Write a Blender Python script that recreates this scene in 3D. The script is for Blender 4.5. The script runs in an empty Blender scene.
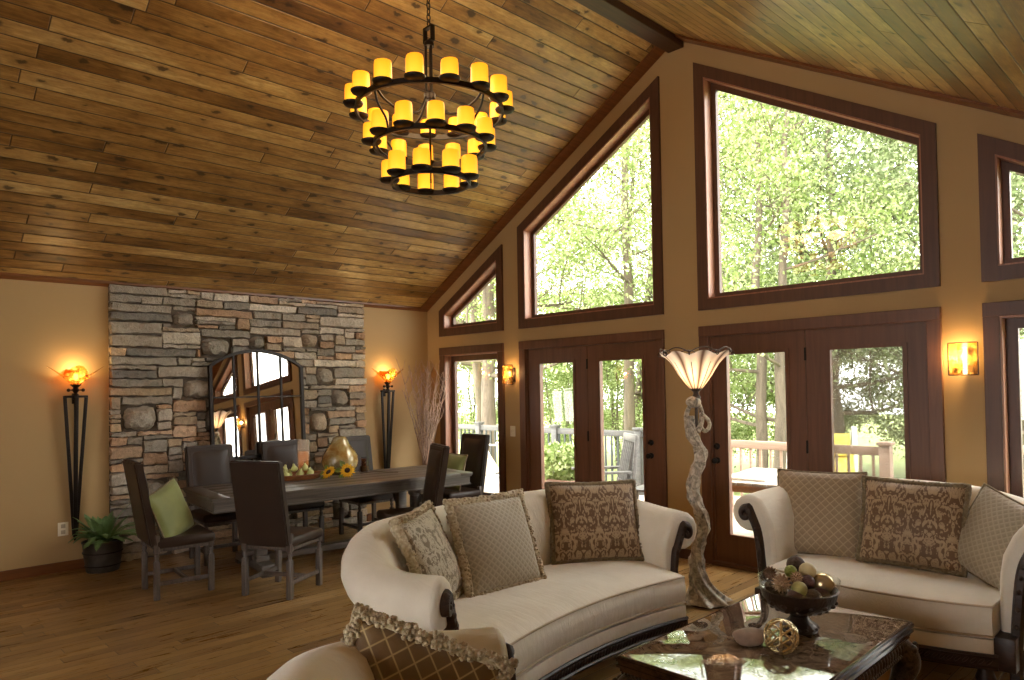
WORLD_STRENGTH, SUN, TORCH, SCON, LAMP, CHAN, CANDLE_E, EXPO = 8.0, 7.5, 3.6, 8.0, 2.2, 3.6, .86, 0.78
import bpy, bmesh, math, random
import numpy as np
from mathutils import Vector, Matrix, Euler
from mathutils.geometry import tessellate_polygon
PI = math.pi
SC = bpy.context.scene
COL = SC.collection
R = random.Random(7)

# ------------------------------------------------------------------ objects
def props(o, label=None, cat=None, group=None, kind=None):
    if label: o['label'] = label
    if cat: o['category'] = cat
    if group: o['group'] = group
    if kind: o['kind'] = kind
    return o

def thing(name, label, cat, loc=(0, 0, 0), rotz=0.0, group=None, rot=None):
    o = bpy.data.objects.new(name, None)
    o.empty_display_size = 0.1
    COL.objects.link(o)
    o.location = loc
    o.rotation_euler = rot if rot is not None else (0, 0, rotz)
    return props(o, label, cat, group)

def struct_root(name):
    o = bpy.data.objects.new(name, None)
    COL.objects.link(o)
    o['kind'] = 'structure'
    return o

def children_of(o):
    return [c for c in bpy.data.objects if c.parent == o]

def copy_tree(o, parent=None):
    c = o.copy()
    COL.objects.link(c)
    if parent is not None:
        c.parent = parent
    for ch in children_of(o):
        copy_tree(ch, c)
    return c

# ------------------------------------------------------------------ mesh builder
class MB:
    post = None            # optional deformation applied when a mesh is built
    def __init__(self):
        self.v = []; self.f = []; self.col = []   # col: per-face colour (optional)
    def add(self, vs, fs, M=None):
        b = len(self.v)
        if M is not None:
            vs = [M @ Vector(p) for p in vs]
        self.v.extend(tuple(p) for p in vs)
        self.f.extend(tuple(b + i for i in f) for f in fs)
        return self
    def box(self, c, s, M=None, bevel=0.0, seg=2):
        bm = bmesh.new()
        bmesh.ops.create_cube(bm, size=1.0, matrix=Matrix.Diagonal((s[0], s[1], s[2], 1)))
        if bevel > 0:
            bmesh.ops.bevel(bm, geom=list(bm.edges), offset=min(bevel, min(s) * .49), segments=seg, affect='EDGES', profile=0.5)
        T = Matrix.Translation(c)
        if M is not None: T = T @ M.to_4x4()
        self.frombm(bm, T)
        return self
    def frombm(self, bm, T=None):
        bm.verts.index_update()
        vs = [(T @ v.co) if T is not None else v.co.copy() for v in bm.verts]
        fs = [[v.index for v in f.verts] for f in bm.faces]
        bm.free()
        self.add(vs, fs)
    def bar(self, a, b, w, h, up=(0, 0, 1), bevel=0.0):
        a = Vector(a); b = Vector(b); d = b - a; L = d.length
        z = d.normalized(); x = z.cross(Vector(up))
        if x.length < 1e-4: x = z.cross(Vector((1, 0, 0)))
        x.normalize(); y = z.cross(x)
        M = Matrix((x, y, z)).transposed()
        return self.box((a + b) / 2, (w, h, L), M, bevel)
    def tube(self, pts, r, n=8, closed=False, cap=True):
        pts = [Vector(p) for p in pts]; m = len(pts)
        rs = r if isinstance(r, (list, tuple)) else [r] * m
        tang = []
        for i in range(m):
            if closed: t = pts[(i + 1) % m] - pts[i - 1]
            else: t = pts[min(i + 1, m - 1)] - pts[max(i - 1, 0)]
            tang.append(t.normalized() if t.length > 1e-9 else Vector((0, 0, 1)))
        ref = Vector((0, 0, 1)) if abs(tang[0].z) < .9 else Vector((1, 0, 0))
        nrm = (ref - tang[0] * ref.dot(tang[0])).normalized()
        vs = []
        for i in range(m):
            t = tang[i]
            nrm = nrm - t * nrm.dot(t)
            nrm = nrm.normalized() if nrm.length > 1e-6 else t.orthogonal().normalized()
            bn = t.cross(nrm)
            for k in range(n):
                a = 2 * PI * k / n
                vs.append(pts[i] + (nrm * math.cos(a) + bn * math.sin(a)) * rs[i])
        fs = []
        for i in range(m if closed else m - 1):
            j = (i + 1) % m
            for k in range(n):
                l = (k + 1) % n
                fs.append((i * n + k, i * n + l, j * n + l, j * n + k))
        if cap and not closed:
            fs.append(tuple(range(n - 1, -1, -1))); fs.append(tuple((m - 1) * n + k for k in range(n)))
        return self.add(vs, fs)
    def lathe(self, prof, n=24, c=(0, 0, 0), M=None, wob=None):
        vs = []; fs = []; m = len(prof)
        for i, (r, z) in enumerate(prof):
            for k in range(n):
                a = 2 * PI * k / n
                rr = r * (wob(a, z) if wob else 1)
                vs.append((rr * math.cos(a), rr * math.sin(a), z))
        for i in range(m - 1):
            for k in range(n):
                l = (k + 1) % n
                fs.append((i * n + k, i * n + l, (i + 1) * n + l, (i + 1) * n + k))
        if prof[0][0] > 1e-4: fs.append(tuple(range(n - 1, -1, -1)))
        if prof[-1][0] > 1e-4: fs.append(tuple((m - 1) * n + k for k in range(n)))
        T = Matrix.Translation(c)
        if M is not None: T = T @ M.to_4x4()
        return self.add(vs, fs, T)
    def ell(self, c, r, n=12, m=8, M=None, wob=None):
        if not isinstance(r, (tuple, list)): r = (r, r, r)
        prof = [(math.sin(PI * i / m), -math.cos(PI * i / m)) for i in range(m + 1)]
        vs = []; fs = []
        for i, (q, z) in enumerate(prof):
            for k in range(n):
                a = 2 * PI * k / n
                p = Vector((q * math.cos(a), q * math.sin(a), z))
                w = wob(p) if wob else 1
                vs.append((p.x * r[0] * w, p.y * r[1] * w, p.z * r[2] * w))
        for i in range(m):
            for k in range(n):
                l = (k + 1) % n
                if i == 0: fs.append((k, n + l, n + k))
                elif i == m - 1: fs.append((i * n + k, i * n + l, (i + 1) * n + k))
                else: fs.append((i * n + k, i * n + l, (i + 1) * n + l, (i + 1) * n + k))
        T = Matrix.Translation(c)
        if M is not None: T = T @ M.to_4x4()
        return self.add(vs, fs, T)
    def torus(self, c, RR, r, n=40, k=8, M=None, sq=None):
        pts = [Vector((RR * math.cos(2 * PI * i / n), RR * math.sin(2 * PI * i / n), 0)) for i in range(n)]
        if sq:   # rectangular band (width sq[0] radial, sq[1] tall)
            vs = []; fs = []
            for i in range(n):
                a = 2 * PI * i / n
                for (dr, dz) in ((-sq[0] / 2, -sq[1] / 2), (sq[0] / 2, -sq[1] / 2), (sq[0] / 2, sq[1] / 2), (-sq[0] / 2, sq[1] / 2)):
                    vs.append(((RR + dr) * math.cos(a), (RR + dr) * math.sin(a), dz))
            for i in range(n):
                j = (i + 1) % n
                for q in range(4):
                    p = (q + 1) % 4
                    fs.append((i * 4 + q, j * 4 + q, j * 4 + p, i * 4 + p))
            T = Matrix.Translation(c)
            if M is not None: T = T @ M.to_4x4()
            return self.add(vs, fs, T)
        T = Matrix.Translation(c)
        if M is not None: T = T @ M.to_4x4()
        return self.tube([T @ p for p in pts], r, k, closed=True)
    def prism(self, poly, off):
        """poly: list of 3D points, off: extrusion vector; n-gon caps."""
        n = len(poly); off = Vector(off)
        vs = [Vector(p) for p in poly] + [Vector(p) + off for p in poly]
        fs = [tuple(range(n - 1, -1, -1)), tuple(range(n, 2 * n))]
        for i in range(n):
            j = (i + 1) % n
            fs.append((i, j, n + j, n + i))
        return self.add(vs, fs)
    def ringprism(self, A, B, off):
        """closed band between loops A (outer) and B (inner), extruded by off."""
        n = len(A); off = Vector(off)
        vs = [Vector(p) for p in A] + [Vector(p) for p in B] + [Vector(p) + off for p in A] + [Vector(p) + off for p in B]
        fs = []
        for i in range(n):
            j = (i + 1) % n
            fs += [(i, j, n + j, n + i), (2 * n + j, 2 * n + i, 3 * n + i, 3 * n + j),
                   (j, i, 2 * n + i, 2 * n + j), (n + i, n + j, 3 * n + j, 3 * n + i)]
        return self.add(vs, fs)
    def grid(self, fn, nu, nv, cu=False, cv=False):
        vs = [fn(i / (nu if cu else nu - 1), j / (nv if cv else nv - 1)) for i in range(nu) for j in range(nv)]
        fs = []
        for i in range(nu if cu else nu - 1):
            for j in range(nv if cv else nv - 1):
                a = (i + 1) % nu; b = (j + 1) % nv
                fs.append((i * nv + j, a * nv + j, a * nv + b, i * nv + b))
        return self.add(vs, fs)
    def loft(self, rows, capends=True, closed_sec=True):
        """rows: list of equal-length point lists, sections of a sweep."""
        m = len(rows); n = len(rows[0])
        vs = [p for r in rows for p in r]; fs = []
        for i in range(m - 1):
            for k in range(n if closed_sec else n - 1):
                l = (k + 1) % n
                fs.append((i * n + k, i * n + l, (i + 1) * n + l, (i + 1) * n + k))
        if capends and closed_sec:
            fs.append(tuple(range(n - 1, -1, -1))); fs.append(tuple((m - 1) * n + k for k in range(n)))
        return self.add(vs, fs)
    def build(self, name, mat, parent=None, smooth=35, label=None, fix=True):
        me = bpy.data.meshes.new(name)
        if MB.post: self.v = [MB.post(Vector(p)) for p in self.v]
        me.from_pydata([tuple(p) for p in self.v], [], self.f)
        if fix:
            bm = bmesh.new(); bm.from_mesh(me)
            bmesh.ops.recalc_face_normals(bm, faces=bm.faces)
            bm.to_mesh(me); bm.free()
        if smooth:
            me.polygons.foreach_set('use_smooth', [True] * len(me.polygons))
            me.set_sharp_from_angle(angle=math.radians(smooth))
        me.materials.append(mat)
        o = bpy.data.objects.new(name, me)
        COL.objects.link(o)
        if parent is not None: o.parent = parent
        if label: o['label'] = label
        return o

def catmull(pts, n=6):
    pts = [Vector(p) for p in pts]; out = []
    for i in range(len(pts) - 1):
        p0 = pts[max(i - 1, 0)]; p1 = pts[i]; p2 = pts[i + 1]; p3 = pts[min(i + 2, len(pts) - 1)]
        for k in range(n):
            t = k / n
            out.append(0.5 * ((2 * p1) + (p2 - p0) * t + (2 * p0 - 5 * p1 + 4 * p2 - p3) * t * t + (3 * p1 - p0 - 3 * p2 + p3) * t ** 3))
    out.append(pts[-1]); return out

def lerp(a, b, t): return a + (b - a) * t
def sstep(t): t = max(0., min(1., t)); return t * t * (3 - 2 * t)

# ------------------------------------------------------------------ materials
def S(r, g, b):
    f = lambda c: (c / 255 / 12.92) if c / 255 <= .04045 else ((c / 255 + .055) / 1.055) ** 2.4
    return (f(r), f(g), f(b), 1.0)

class NT:
    def __init__(self, name):
        self.m = bpy.data.materials.new(name); self.m.use_nodes = True
        self.t = self.m.node_tree; self.t.nodes.clear()
        self.out = self.t.nodes.new('ShaderNodeOutputMaterial')
    def n(self, typ, ins=None, **kw):
        nd = self.t.nodes.new('ShaderNode' + typ)
        for k, v in kw.items(): setattr(nd, k, v)
        for k, v in (ins or {}).items(): self.set(nd.inputs[k], v)
        return nd
    def set(self, sock, v):
        if isinstance(v, bpy.types.NodeSocket): self.t.links.new(v, sock)
        elif isinstance(v, bpy.types.Node): self.t.links.new(v.outputs[0], sock)
        else: sock.default_value = v
    def math(self, op, a, b=0.0, c=None, clamp=False):
        d = {0: a, 1: b}
        if c is not None: d[2] = c
        return self.n('Math', d, operation=op, use_clamp=clamp).outputs[0]
    def xyz(self, v):
        s = self.n('SeparateXYZ', {0: v}); return s.outputs[0], s.outputs[1], s.outputs[2]
    def vec(self, x, y=0.0, z=0.0): return self.n('CombineXYZ', {0: x, 1: y, 2: z}).outputs[0]
    def obj(self): return self.n('TexCoord').outputs['Object']
    def noise(self, v, scale, detail=3.0, rough=.55, dist=0.0, dim='3D'):
        return self.n('TexNoise', {'Vector': v, 'Scale': scale, 'Detail': detail, 'Roughness': rough, 'Distortion': dist}, noise_dimensions=dim).outputs[0]
    def ramp(self, f, stops, interp='LINEAR'):
        nd = self.n('ValToRGB', {0: f}); cr = nd.color_ramp; cr.interpolation = interp
        while len(cr.elements) < len(stops): cr.elements.new(.5)
        for e, (p, c) in zip(cr.elements, stops):
            e.position = p; e.color = c if len(c) == 4 else (*c, 1)
        return nd.outputs[0]
    def step(self, f, a, b):
        return self.n('MapRange', {0: f, 1: a, 2: b, 3: 0.0, 4: 1.0}, clamp=True).outputs[0]
    def mix(self, f, a, b, mode='MIX'):
        nd = self.n('Mix', data_type='RGBA', blend_type=mode)
        self.set(nd.inputs[0], f); self.set(nd.inputs[6], a); self.set(nd.inputs[7], b)
        return nd.outputs[2]
    def bump(self, h, strength=.3, dist=.01):
        return self.n('Bump', {'Height': h, 'Strength': strength, 'Distance': dist}).outputs[0]
    def bsdf(self, col, rough=.5, metal=0.0, normal=None, **kw):
        d = {'Base Color': col, 'Roughness': rough, 'Metallic': metal}
        if normal is not None: d['Normal'] = normal
        d.update({k.replace('_', ' '): v for k, v in kw.items()})
        b = self.n('BsdfPrincipled', d)
        self.t.links.new(b.outputs[0], self.out.inputs[0]); return self.m

def simple(name, col, rough=.5, metal=0.0, nscale=0, namt=.15, bump=0.0, bscale=None, **kw):
    t = NT(name); c = col; nrm = None
    if nscale:
        f = t.noise(t.obj(), nscale, 4.0)
        c = t.mix(f, tuple(x * (1 - namt) for x in col[:3]) + (1,), tuple(min(1, x * (1 + namt)) for x in col[:3]) + (1,))
    if bump:
        nrm = t.bump(t.noise(t.obj(), bscale or nscale or 80, 3.0), bump, .01)
    return t.bsdf(c, rough, metal, nrm, **kw)

def emis(name, col, strength):
    t = NT(name)
    e = t.n('Emission', {0: col, 1: strength})
    t.t.links.new(e.outputs[0], t.out.inputs[0]); return t.m

M = {}
def planks(name, a_expr, b_axis, w, L, stops, groove_col, knots=0.0, rough=.35, gw=.03, tone=.35, knotcol=None, grain=1.0, bumpd=.006, coat=0.0, mottle=0.0):
    """boards running along b_axis; a_expr = coordinate across (socket)."""
    t = NT(name)
    x, y, z = t.xyz(t.obj())
    ax = {'x': x, 'y': y, 'z': z}
    a = ax[a_expr] if a_expr != 'absx' else t.math('ABSOLUTE', t.math('SUBTRACT', x, 4.01))
    b = ax[b_axis]
    ia = t.math('DIVIDE', a, w); idx = t.math('FLOOR', ia); fr = t.math('FRACT', ia)
    wn = t.n('TexWhiteNoise', {'W': idx}, noise_dimensions='1D').outputs[0]
    ib = t.math('ADD', t.math('DIVIDE', b, L), t.math('MULTIPLY', wn, 7.31)); jdx = t.math('FLOOR', ib); fb = t.math('FRACT', ib)
    wn2 = t.n('TexWhiteNoise', {'Vector': t.vec(idx, jdx, 0.0)}, noise_dimensions='2D')
    tn = wn2.outputs[0]
    gv = t.vec(t.math('ADD', t.math('MULTIPLY', a, 1.0), t.math('MULTIPLY', tn, 37.0)), t.math('MULTIPLY', b, .07), t.math('MULTIPLY', tn, 11.0))
    g1 = t.noise(gv, 38.0, 5.0, .6, 1.2)
    g2 = t.noise(t.vec(t.math('ADD', a, t.math('MULTIPLY', tn, 9.0)), t.math('MULTIPLY', b, .3), tn), 5.0, 3.0, .55)
    f = t.math('ADD', t.math('ADD', t.math('MULTIPLY', t.math('SUBTRACT', tn, .5), tone), t.math('MULTIPLY', t.math('SUBTRACT', g1, .5), .75 * grain)), t.math('MULTIPLY', g2, 1.0))
    c = t.ramp(f, stops)
    h = g1
    if knots:
        kv = t.vec(t.math('ADD', t.math('MULTIPLY', a, 8.5), t.math('MULTIPLY', t.noise(t.obj(), 14.0), .5)), t.math('ADD', t.math('MULTIPLY', b, 3.4), t.math('MULTIPLY', tn, 5.0)), 0.0)
        vo = t.n('TexVoronoi', {'Vector': kv, 'Scale': 1.0, 'Randomness': 1.0}, voronoi_dimensions='2D')
        dk = vo.outputs['Distance']
        big = t.math('MULTIPLY', t.xyz(vo.outputs['Color'])[0], .22)
        k = t.math('SUBTRACT', 1.0, t.step(t.math('SUBTRACT', dk, t.math('SUBTRACT', big, .07)), -.02, .05))
        halo = t.math('SUBTRACT', 1.0, t.step(t.math('SUBTRACT', dk, t.math('SUBTRACT', big, .08)), .0, .30))
        c = t.mix(t.math('MULTIPLY', halo, .35 * knots), c, knotcol)
        c = t.mix(t.math('MULTIPLY', k, knots), c, tuple(v * .35 for v in knotcol[:3]) + (1,))
    mot = t.noise(t.vec(a, t.math('MULTIPLY', b, .35), tn), 42.0, 4.0, .65)
    c = t.mix(t.math('MULTIPLY', t.step(mot, .42, .70), mottle), c, tuple(q * .45 for q in groove_col[:3]) + (1,))
    e1 = t.math('MINIMUM', fr, t.math('SUBTRACT', 1.0, fr))
    e2 = t.math('MULTIPLY', t.math('MINIMUM', fb, t.math('SUBTRACT', 1.0, fb)), L / w)
    e = t.math('MINIMUM', e1, e2)
    gr = t.step(e, gw * .35, gw)
    c = t.mix(gr, groove_col, c)
    hh = t.math('ADD', t.math('MULTIPLY', t.step(e, 0.0, gw * 1.6), 1.0), t.math('MULTIPLY', h, .10))
    nrm = t.bump(hh, .6, bumpd)
    rg = t.math('ADD', rough, t.math('MULTIPLY', t.math('SUBTRACT', g1, .5), .22))
    kw = {}
    if coat: kw = {'Coat_Weight': coat, 'Coat_Roughness': .18}
    M[name] = t.bsdf(c, rg, 0.0, nrm, **kw)

planks('pine_ceiling', 'absx', 'y', .105, 2.4, [(.0, S(76, 48, 20)), (.3, S(122, 86, 42)), (.55, S(154, 116, 64)), (.8, S(180, 144, 88)), (1., S(204, 174, 118))], S(58, 34, 16), knots=.8, rough=.36, tone=.55, knotcol=S(58, 30, 12), gw=.05, bumpd=.010, grain=1.2, mottle=.30)
planks('oak_floor', 'x', 'y', .098, .95, [(.0, S(112, 80, 42)), (.3, S(136, 101, 57)), (.6, S(158, 122, 72)), (1., S(184, 148, 96))], S(62, 40, 18), knots=0, rough=.30, tone=.55, gw=.03, bumpd=.0025, coat=.25, grain=.3, mottle=.12)

def wood(name, c1, c2, rough=.4, axis='z', scale=30.0, sq=.06, bump=.12, spec=None):
    t = NT(name); x, y, z = t.xyz(t.obj())
    k = {'x': (sq, 1, 1), 'y': (1, sq, 1), 'z': (1, 1, sq)}[axis]
    v = t.vec(t.math('MULTIPLY', x, k[0]), t.math('MULTIPLY', y, k[1]), t.math('MULTIPLY', z, k[2]))
    g = t.noise(v, scale, 5.0, .62, 1.0)
    c = t.ramp(g, [(.25, c1), (.75, c2)])
    kw = {'Specular_IOR_Level': spec} if spec is not None else {}
    M[name] = t.bsdf(c, rough, 0.0, t.bump(g, bump, .004), **kw)
wood('trim_wood', S(72, 43, 29), S(96, 61, 41), .46, 'z', 18.)
wood('trim_wood_x', S(72, 43, 29), S(96, 61, 41), .42, 'x', 18.)
wood('jamb_wood', S(120, 78, 58), S(176, 122, 92), .4, 'z')
wood('door_wood', S(86, 53, 36), S(114, 74, 51), .44, 'z', 18.)
wood('beam_wood', S(40, 22, 14), S(80, 50, 30), .5, 'y')
wood('base_wood', S(86, 48, 22), S(128, 76, 38), .4, 'y')
wood('table_wood', S(60, 54, 49), S(112, 103, 95), .34, 'y', 40, .05)
wood('chair_wood', S(58, 50, 46), S(112, 101, 94), .38, 'z', 45, .08)
wood('carved_wood', S(26, 15, 11), S(66, 42, 30), .38, 'x', 60, .4, .3)
wood('tray_wood', S(96, 52, 24), S(150, 92, 48), .45, 'y')
wood('bark', S(58, 49, 40), S(112, 99, 84), .9, 'z', 8, .15, .6)
wood('twig', S(120, 92, 76), S(206, 178, 158), .8, 'z', 20, .2, .2)
wood('deck_wood', S(134, 122, 110), S(170, 158, 146), .7, 'x', 14, .05)
wood('rail_wood', S(128, 104, 88), S(160, 136, 118), .6, 'x', 20, .05)
wood('teak_grey', S(74, 72, 70), S(112, 108, 104), .6, 'x', 20, .05)
wood('rail_dark', S(50, 50, 48), S(84, 82, 78), .6, 'x', 20, .05)
wood('teak_brown', S(120, 84, 58), S(170, 128, 96), .6, 'x', 20, .05)

def wallpaint(name, col):
    t = NT(name)
    f = t.noise(t.obj(), 1.4, 2.0); g = t.noise(t.obj(), 260.0, 2.0)
    c = t.mix(f, tuple(x * .95 for x in col[:3]) + (1,), tuple(x * 1.04 for x in col[:3]) + (1,))
    M[name] = t.bsdf(c, .75, 0.0, t.bump(g, .12, .002))
wallpaint('wall_paint', S(172, 141, 95))

def fabric(name, c1, c2, scale=420.0, rough=.85, sheen=.3, big=6.0, bamt=.1, wrinkle=0.0):
    t = NT(name); o = t.obj()
    f = t.noise(o, big, 3.0); g = t.noise(o, scale, 2.0)
    c = t.mix(t.step(f, .3, .7), c1, c2)
    c = t.mix(t.math('MULTIPLY', g, .25), c, tuple(x * .7 for x in c1[:3]) + (1,))
    x, y, z = t.xyz(o)
    wr = t.noise(t.vec(t.math('MULTIPLY', x, 2.6), t.math('MULTIPLY', y, .5), z), 9.0, 3.0, .6, .8)
    n0 = t.bump(wr, wrinkle, .02) if wrinkle else None
    nn = t.n('Bump', {'Height': g, 'Strength': bamt, 'Distance': .003})
    if n0 is not None: t.set(nn.inputs['Normal'], n0)
    M[name] = t.bsdf(c, rough, 0.0, nn.outputs[0], Sheen_Weight=sheen, Sheen_Roughness=.5)
fabric('sofa_fabric', S(226, 216, 198), S(238, 230, 214), 300., .85, .35, 5.0, .18, .28)
fabric('welt_fabric', S(196, 176, 146), S(210, 192, 164))
fabric('fringe_fabric', S(158, 140, 108), S(212, 198, 168), 90., .9, .3, 60.0, .6)
fabric('cord_fabric', S(104, 88, 62), S(150, 134, 104), 90., .9, .3, 60.0, .5)
fabric('green_fabric', S(112, 118, 58), S(140, 146, 80), 300., .55, .5, 4.0)
fabric('outdoor_cushion', S(176, 160, 142), S(196, 182, 164), 200.)

def quilt(name, c1, c2, k=16.0, line=.09):
    t = NT(name); x, y, z = t.xyz(t.obj())
    u = t.math('MULTIPLY', t.math('ADD', x, y), k); v = t.math('MULTIPLY', t.math('SUBTRACT', x, y), k)
    e = lambda q: t.math('ABSOLUTE', t.math('SUBTRACT', t.math('FRACT', q), .5))
    m = t.math('MINIMUM', e(u), e(v))
    f = t.step(m, line * .4, line)
    g = t.noise(t.obj(), 300., 2.0)
    c = t.mix(f, c2, c1)
    c = t.mix(t.math('MULTIPLY', g, .3), c, tuple(q * .6 for q in c1[:3]) + (1,))
    h = t.math('ADD', t.step(m, 0.0, .35), t.math('MULTIPLY', g, .3))
    M[name] = t.bsdf(c, .6, 0.0, t.bump(h, .5, .004), Sheen_Weight=.4)
quilt('quilt_taupe', S(152, 130, 100), S(186, 164, 130), 17.)
quilt('quilt_silver', S(158, 144, 120), S(178, 164, 138), 24., .2)
quilt('quilt_bronze', S(112, 84, 44), S(186, 160, 108), 13., .07)

def damask(name, c1, c2, k=3.6, seed=0.0):
    t = NT(name); x, y, z = t.xyz(t.obj())
    fx = t.math('ABSOLUTE', t.math('SUBTRACT', t.math('FRACT', t.math('ADD', t.math('MULTIPLY', x, k), .5)), .5))
    v = t.vec(fx, t.math('MULTIPLY', y, k * .62), seed)
    n1 = t.noise(v, 5.0, 1.0, .5, 2.4)
    n2 = t.noise(v, 13.0, 1.0, .5, 1.0)
    f = t.math('ADD', n1, t.math('MULTIPLY', t.math('SUBTRACT', n2, .5), .5))
    r = t.math('MINIMUM', t.step(f, .455, .475), t.math('MAXIMUM', t.step(t.math('ABSOLUTE', t.math('SUBTRACT', f, .56)), .008, .020), .35))
    g = t.noise(t.obj(), 300., 2.0)
    c = t.mix(r, c2, c1)
    c = t.mix(t.math('MULTIPLY', g, .2), c, tuple(q * .7 for q in c1[:3]) + (1,))
    M[name] = t.bsdf(c, .55, 0.0, t.bump(t.math('ADD', r, t.math('MULTIPLY', g, .3)), .4, .004), Sheen_Weight=.3)
damask('damask_gold', S(180, 154, 120), S(98, 68, 36), 4.2, 0.3)
damask('damask_silver', S(192, 178, 152), S(116, 98, 70), 4.0, 2.2)

t = NT('leather'); o = t.obj(); f = t.noise(o, 4., 3.); g = t.n('TexVoronoi', {'Vector': o, 'Scale': 160.}).outputs[0]
M['leather'] = t.bsdf(t.mix(f, S(40, 29, 23), S(58, 43, 34)), .46, 0., t.bump(g, .12, .002), Specular_IOR_Level=.38)
M['iron'] = simple('iron', S(34, 26, 22), .45, .55, 30, .3, .15, 60)
M['black_iron'] = simple('black_iron', S(24, 21, 19), .4, .6, 30, .2)
M['bronze'] = simple('bronze', S(66, 50, 40), .38, .7, 25, .5, .4, 40)
M['dark_bronze'] = simple('dark_bronze', S(62, 48, 40), .35, .45, 25, .5, .5, 50)
t = NT('carved_silver'); o = t.obj(); f = t.noise(o, 22., 4., .6, 1.0)
M['carved_silver'] = t.bsdf(t.ramp(f, [(.28, S(84, 76, 66)), (.64, S(208, 196, 178))]), .42, .1, t.bump(f, .5, .01))
M['gold_metal'] = simple('gold_metal', S(222, 204, 164), .25, .85, 20, .2)
M['candle_wax'] = None
M['plastic_ivory'] = simple('plastic_ivory', S(226, 214, 190), .4)
M['slot_dark'] = simple('slot_dark', S(170, 156, 134), .5)
M['mirror'] = simple('mirror', S(226, 222, 216), .015, 1.0)
M['pot_metal'] = simple('pot_metal', S(74, 68, 62), .5, .55, 14, .5, .4, 30)

# candle shade: glowing resin candle
t = NT('candle_glow'); x, y, z = t.xyz(t.obj()); f = t.noise(t.obj(), 16., 3.)
lw = t.n('LayerWeight', {0: .35}).outputs[1]
zz_ = t.xyz(t.n('TexCoord').outputs['Generated'])[2]
col = t.mix(zz_, S(255, 206, 60), S(255, 150, 14))
col = t.mix(lw, col, S(236, 120, 8))
col = t.mix(t.math('MULTIPLY', f, .5), col, S(255, 176, 30))
b = t.n('BsdfPrincipled', {'Base Color': S(190, 118, 26), 'Roughness': .5, 'Emission Color': col, 'Emission Strength': CANDLE_E})
t.t.links.new(b.outputs[0], t.out.inputs[0]); M['candle_glow'] = t.m
CANDLE = b
M['bulb'] = emis('bulb', S(255, 206, 120), 16.0)

# amber art glass
def schlick(t, f0=.04):
    fc = t.n('LayerWeight', {0: .5}).outputs[1]
    return t.math('ADD', f0, t.math('MULTIPLY', t.math('POWER', fc, 5.0), 1 - f0))
t = NT('amber_glass'); f = t.noise(t.obj(), 14., 3., .6, 1.)
col = t.ramp(f, [(.3, S(120, 66, 18)), (.55, S(184, 120, 50)), (.75, S(224, 190, 130))])
tr = t.n('BsdfTranslucent', {0: col}); tp = t.n('BsdfTransparent', {0: S(214, 156, 84)}); gl = t.n('BsdfGlossy', {0: (1, 1, 1, 1), 1: .1})
m1 = t.n('MixShader', {0: .62}); t.set(m1.inputs[1], tr.outputs[0]); t.set(m1.inputs[2], tp.outputs[0])
m2 = t.n('MixShader', {0: schlick(t)}); t.set(m2.inputs[1], m1.outputs[0]); t.set(m2.inputs[2], gl.outputs[0])
t.t.links.new(m2.outputs[0], t.out.inputs[0]); M['amber_glass'] = t.m

# lamp shade: alabaster glass with dark ribs (a pattern of the glass itself)
t = NT('alabaster'); x, y, z = t.xyz(t.obj())
ang = t.math('ARCTAN2', y, x)
w = t.math('ABSOLUTE', t.math('SINE', t.math('MULTIPLY', ang, 4.0)))
rib = t.math('SUBTRACT', 1.0, t.step(w, .08, .75))
f = t.noise(t.obj(), 9., 3.)
c = t.mix(t.math('MULTIPLY', rib, .95), t.mix(f, S(250, 232, 212), S(236, 206, 184)), S(84, 56, 44))
df = t.n('BsdfDiffuse', {0: c}); tr = t.n('BsdfTranslucent', {0: c}); gl = t.n('BsdfGlossy', {0: (1, 1, 1, 1), 1: .15})
m1 = t.n('MixShader', {0: .6}); t.set(m1.inputs[1], df.outputs[0]); t.set(m1.inputs[2], tr.outputs[0])
m2 = t.n('MixShader', {0: .06}); t.set(m2.inputs[1], m1.outputs[0]); t.set(m2.inputs[2], gl.outputs[0])
t.t.links.new(m2.outputs[0], t.out.inputs[0]); M['alabaster'] = t.m

def glassmat(name, tint, gloss=1.0, extra=None):
    t = NT(name)
    tp = t.n('BsdfTransparent', {0: tint}); gl = t.n('BsdfGlossy', {0: (gloss, gloss, gloss, 1), 1: .0})
    base = tp.outputs[0]
    if extra:
        d = t.n('BsdfDiffuse', {0: extra[1]}); mm = t.n('MixShader', {0: extra[0]}); t.set(mm.inputs[1], base); t.set(mm.inputs[2], d.outputs[0]); base = mm.outputs[0]
    m = t.n('MixShader', {0: schlick(t)})
    t.set(m.inputs[1], base); t.set(m.inputs[2], gl.outputs[0])
    t.t.links.new(m.outputs[0], t.out.inputs[0]); M[name] = t.m
glassmat('window_glass', (.97, .98, .97, 1))
glassmat('screen_glass', (.9, .9, .9, 1), extra=(.34, S(160, 160, 152)))
glassmat('clear_glass', (.96, .97, .96, 1))
glassmat('frosted_glass', (.92, .90, .86, 1), extra=(.30, S(230, 222, 208)))

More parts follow.
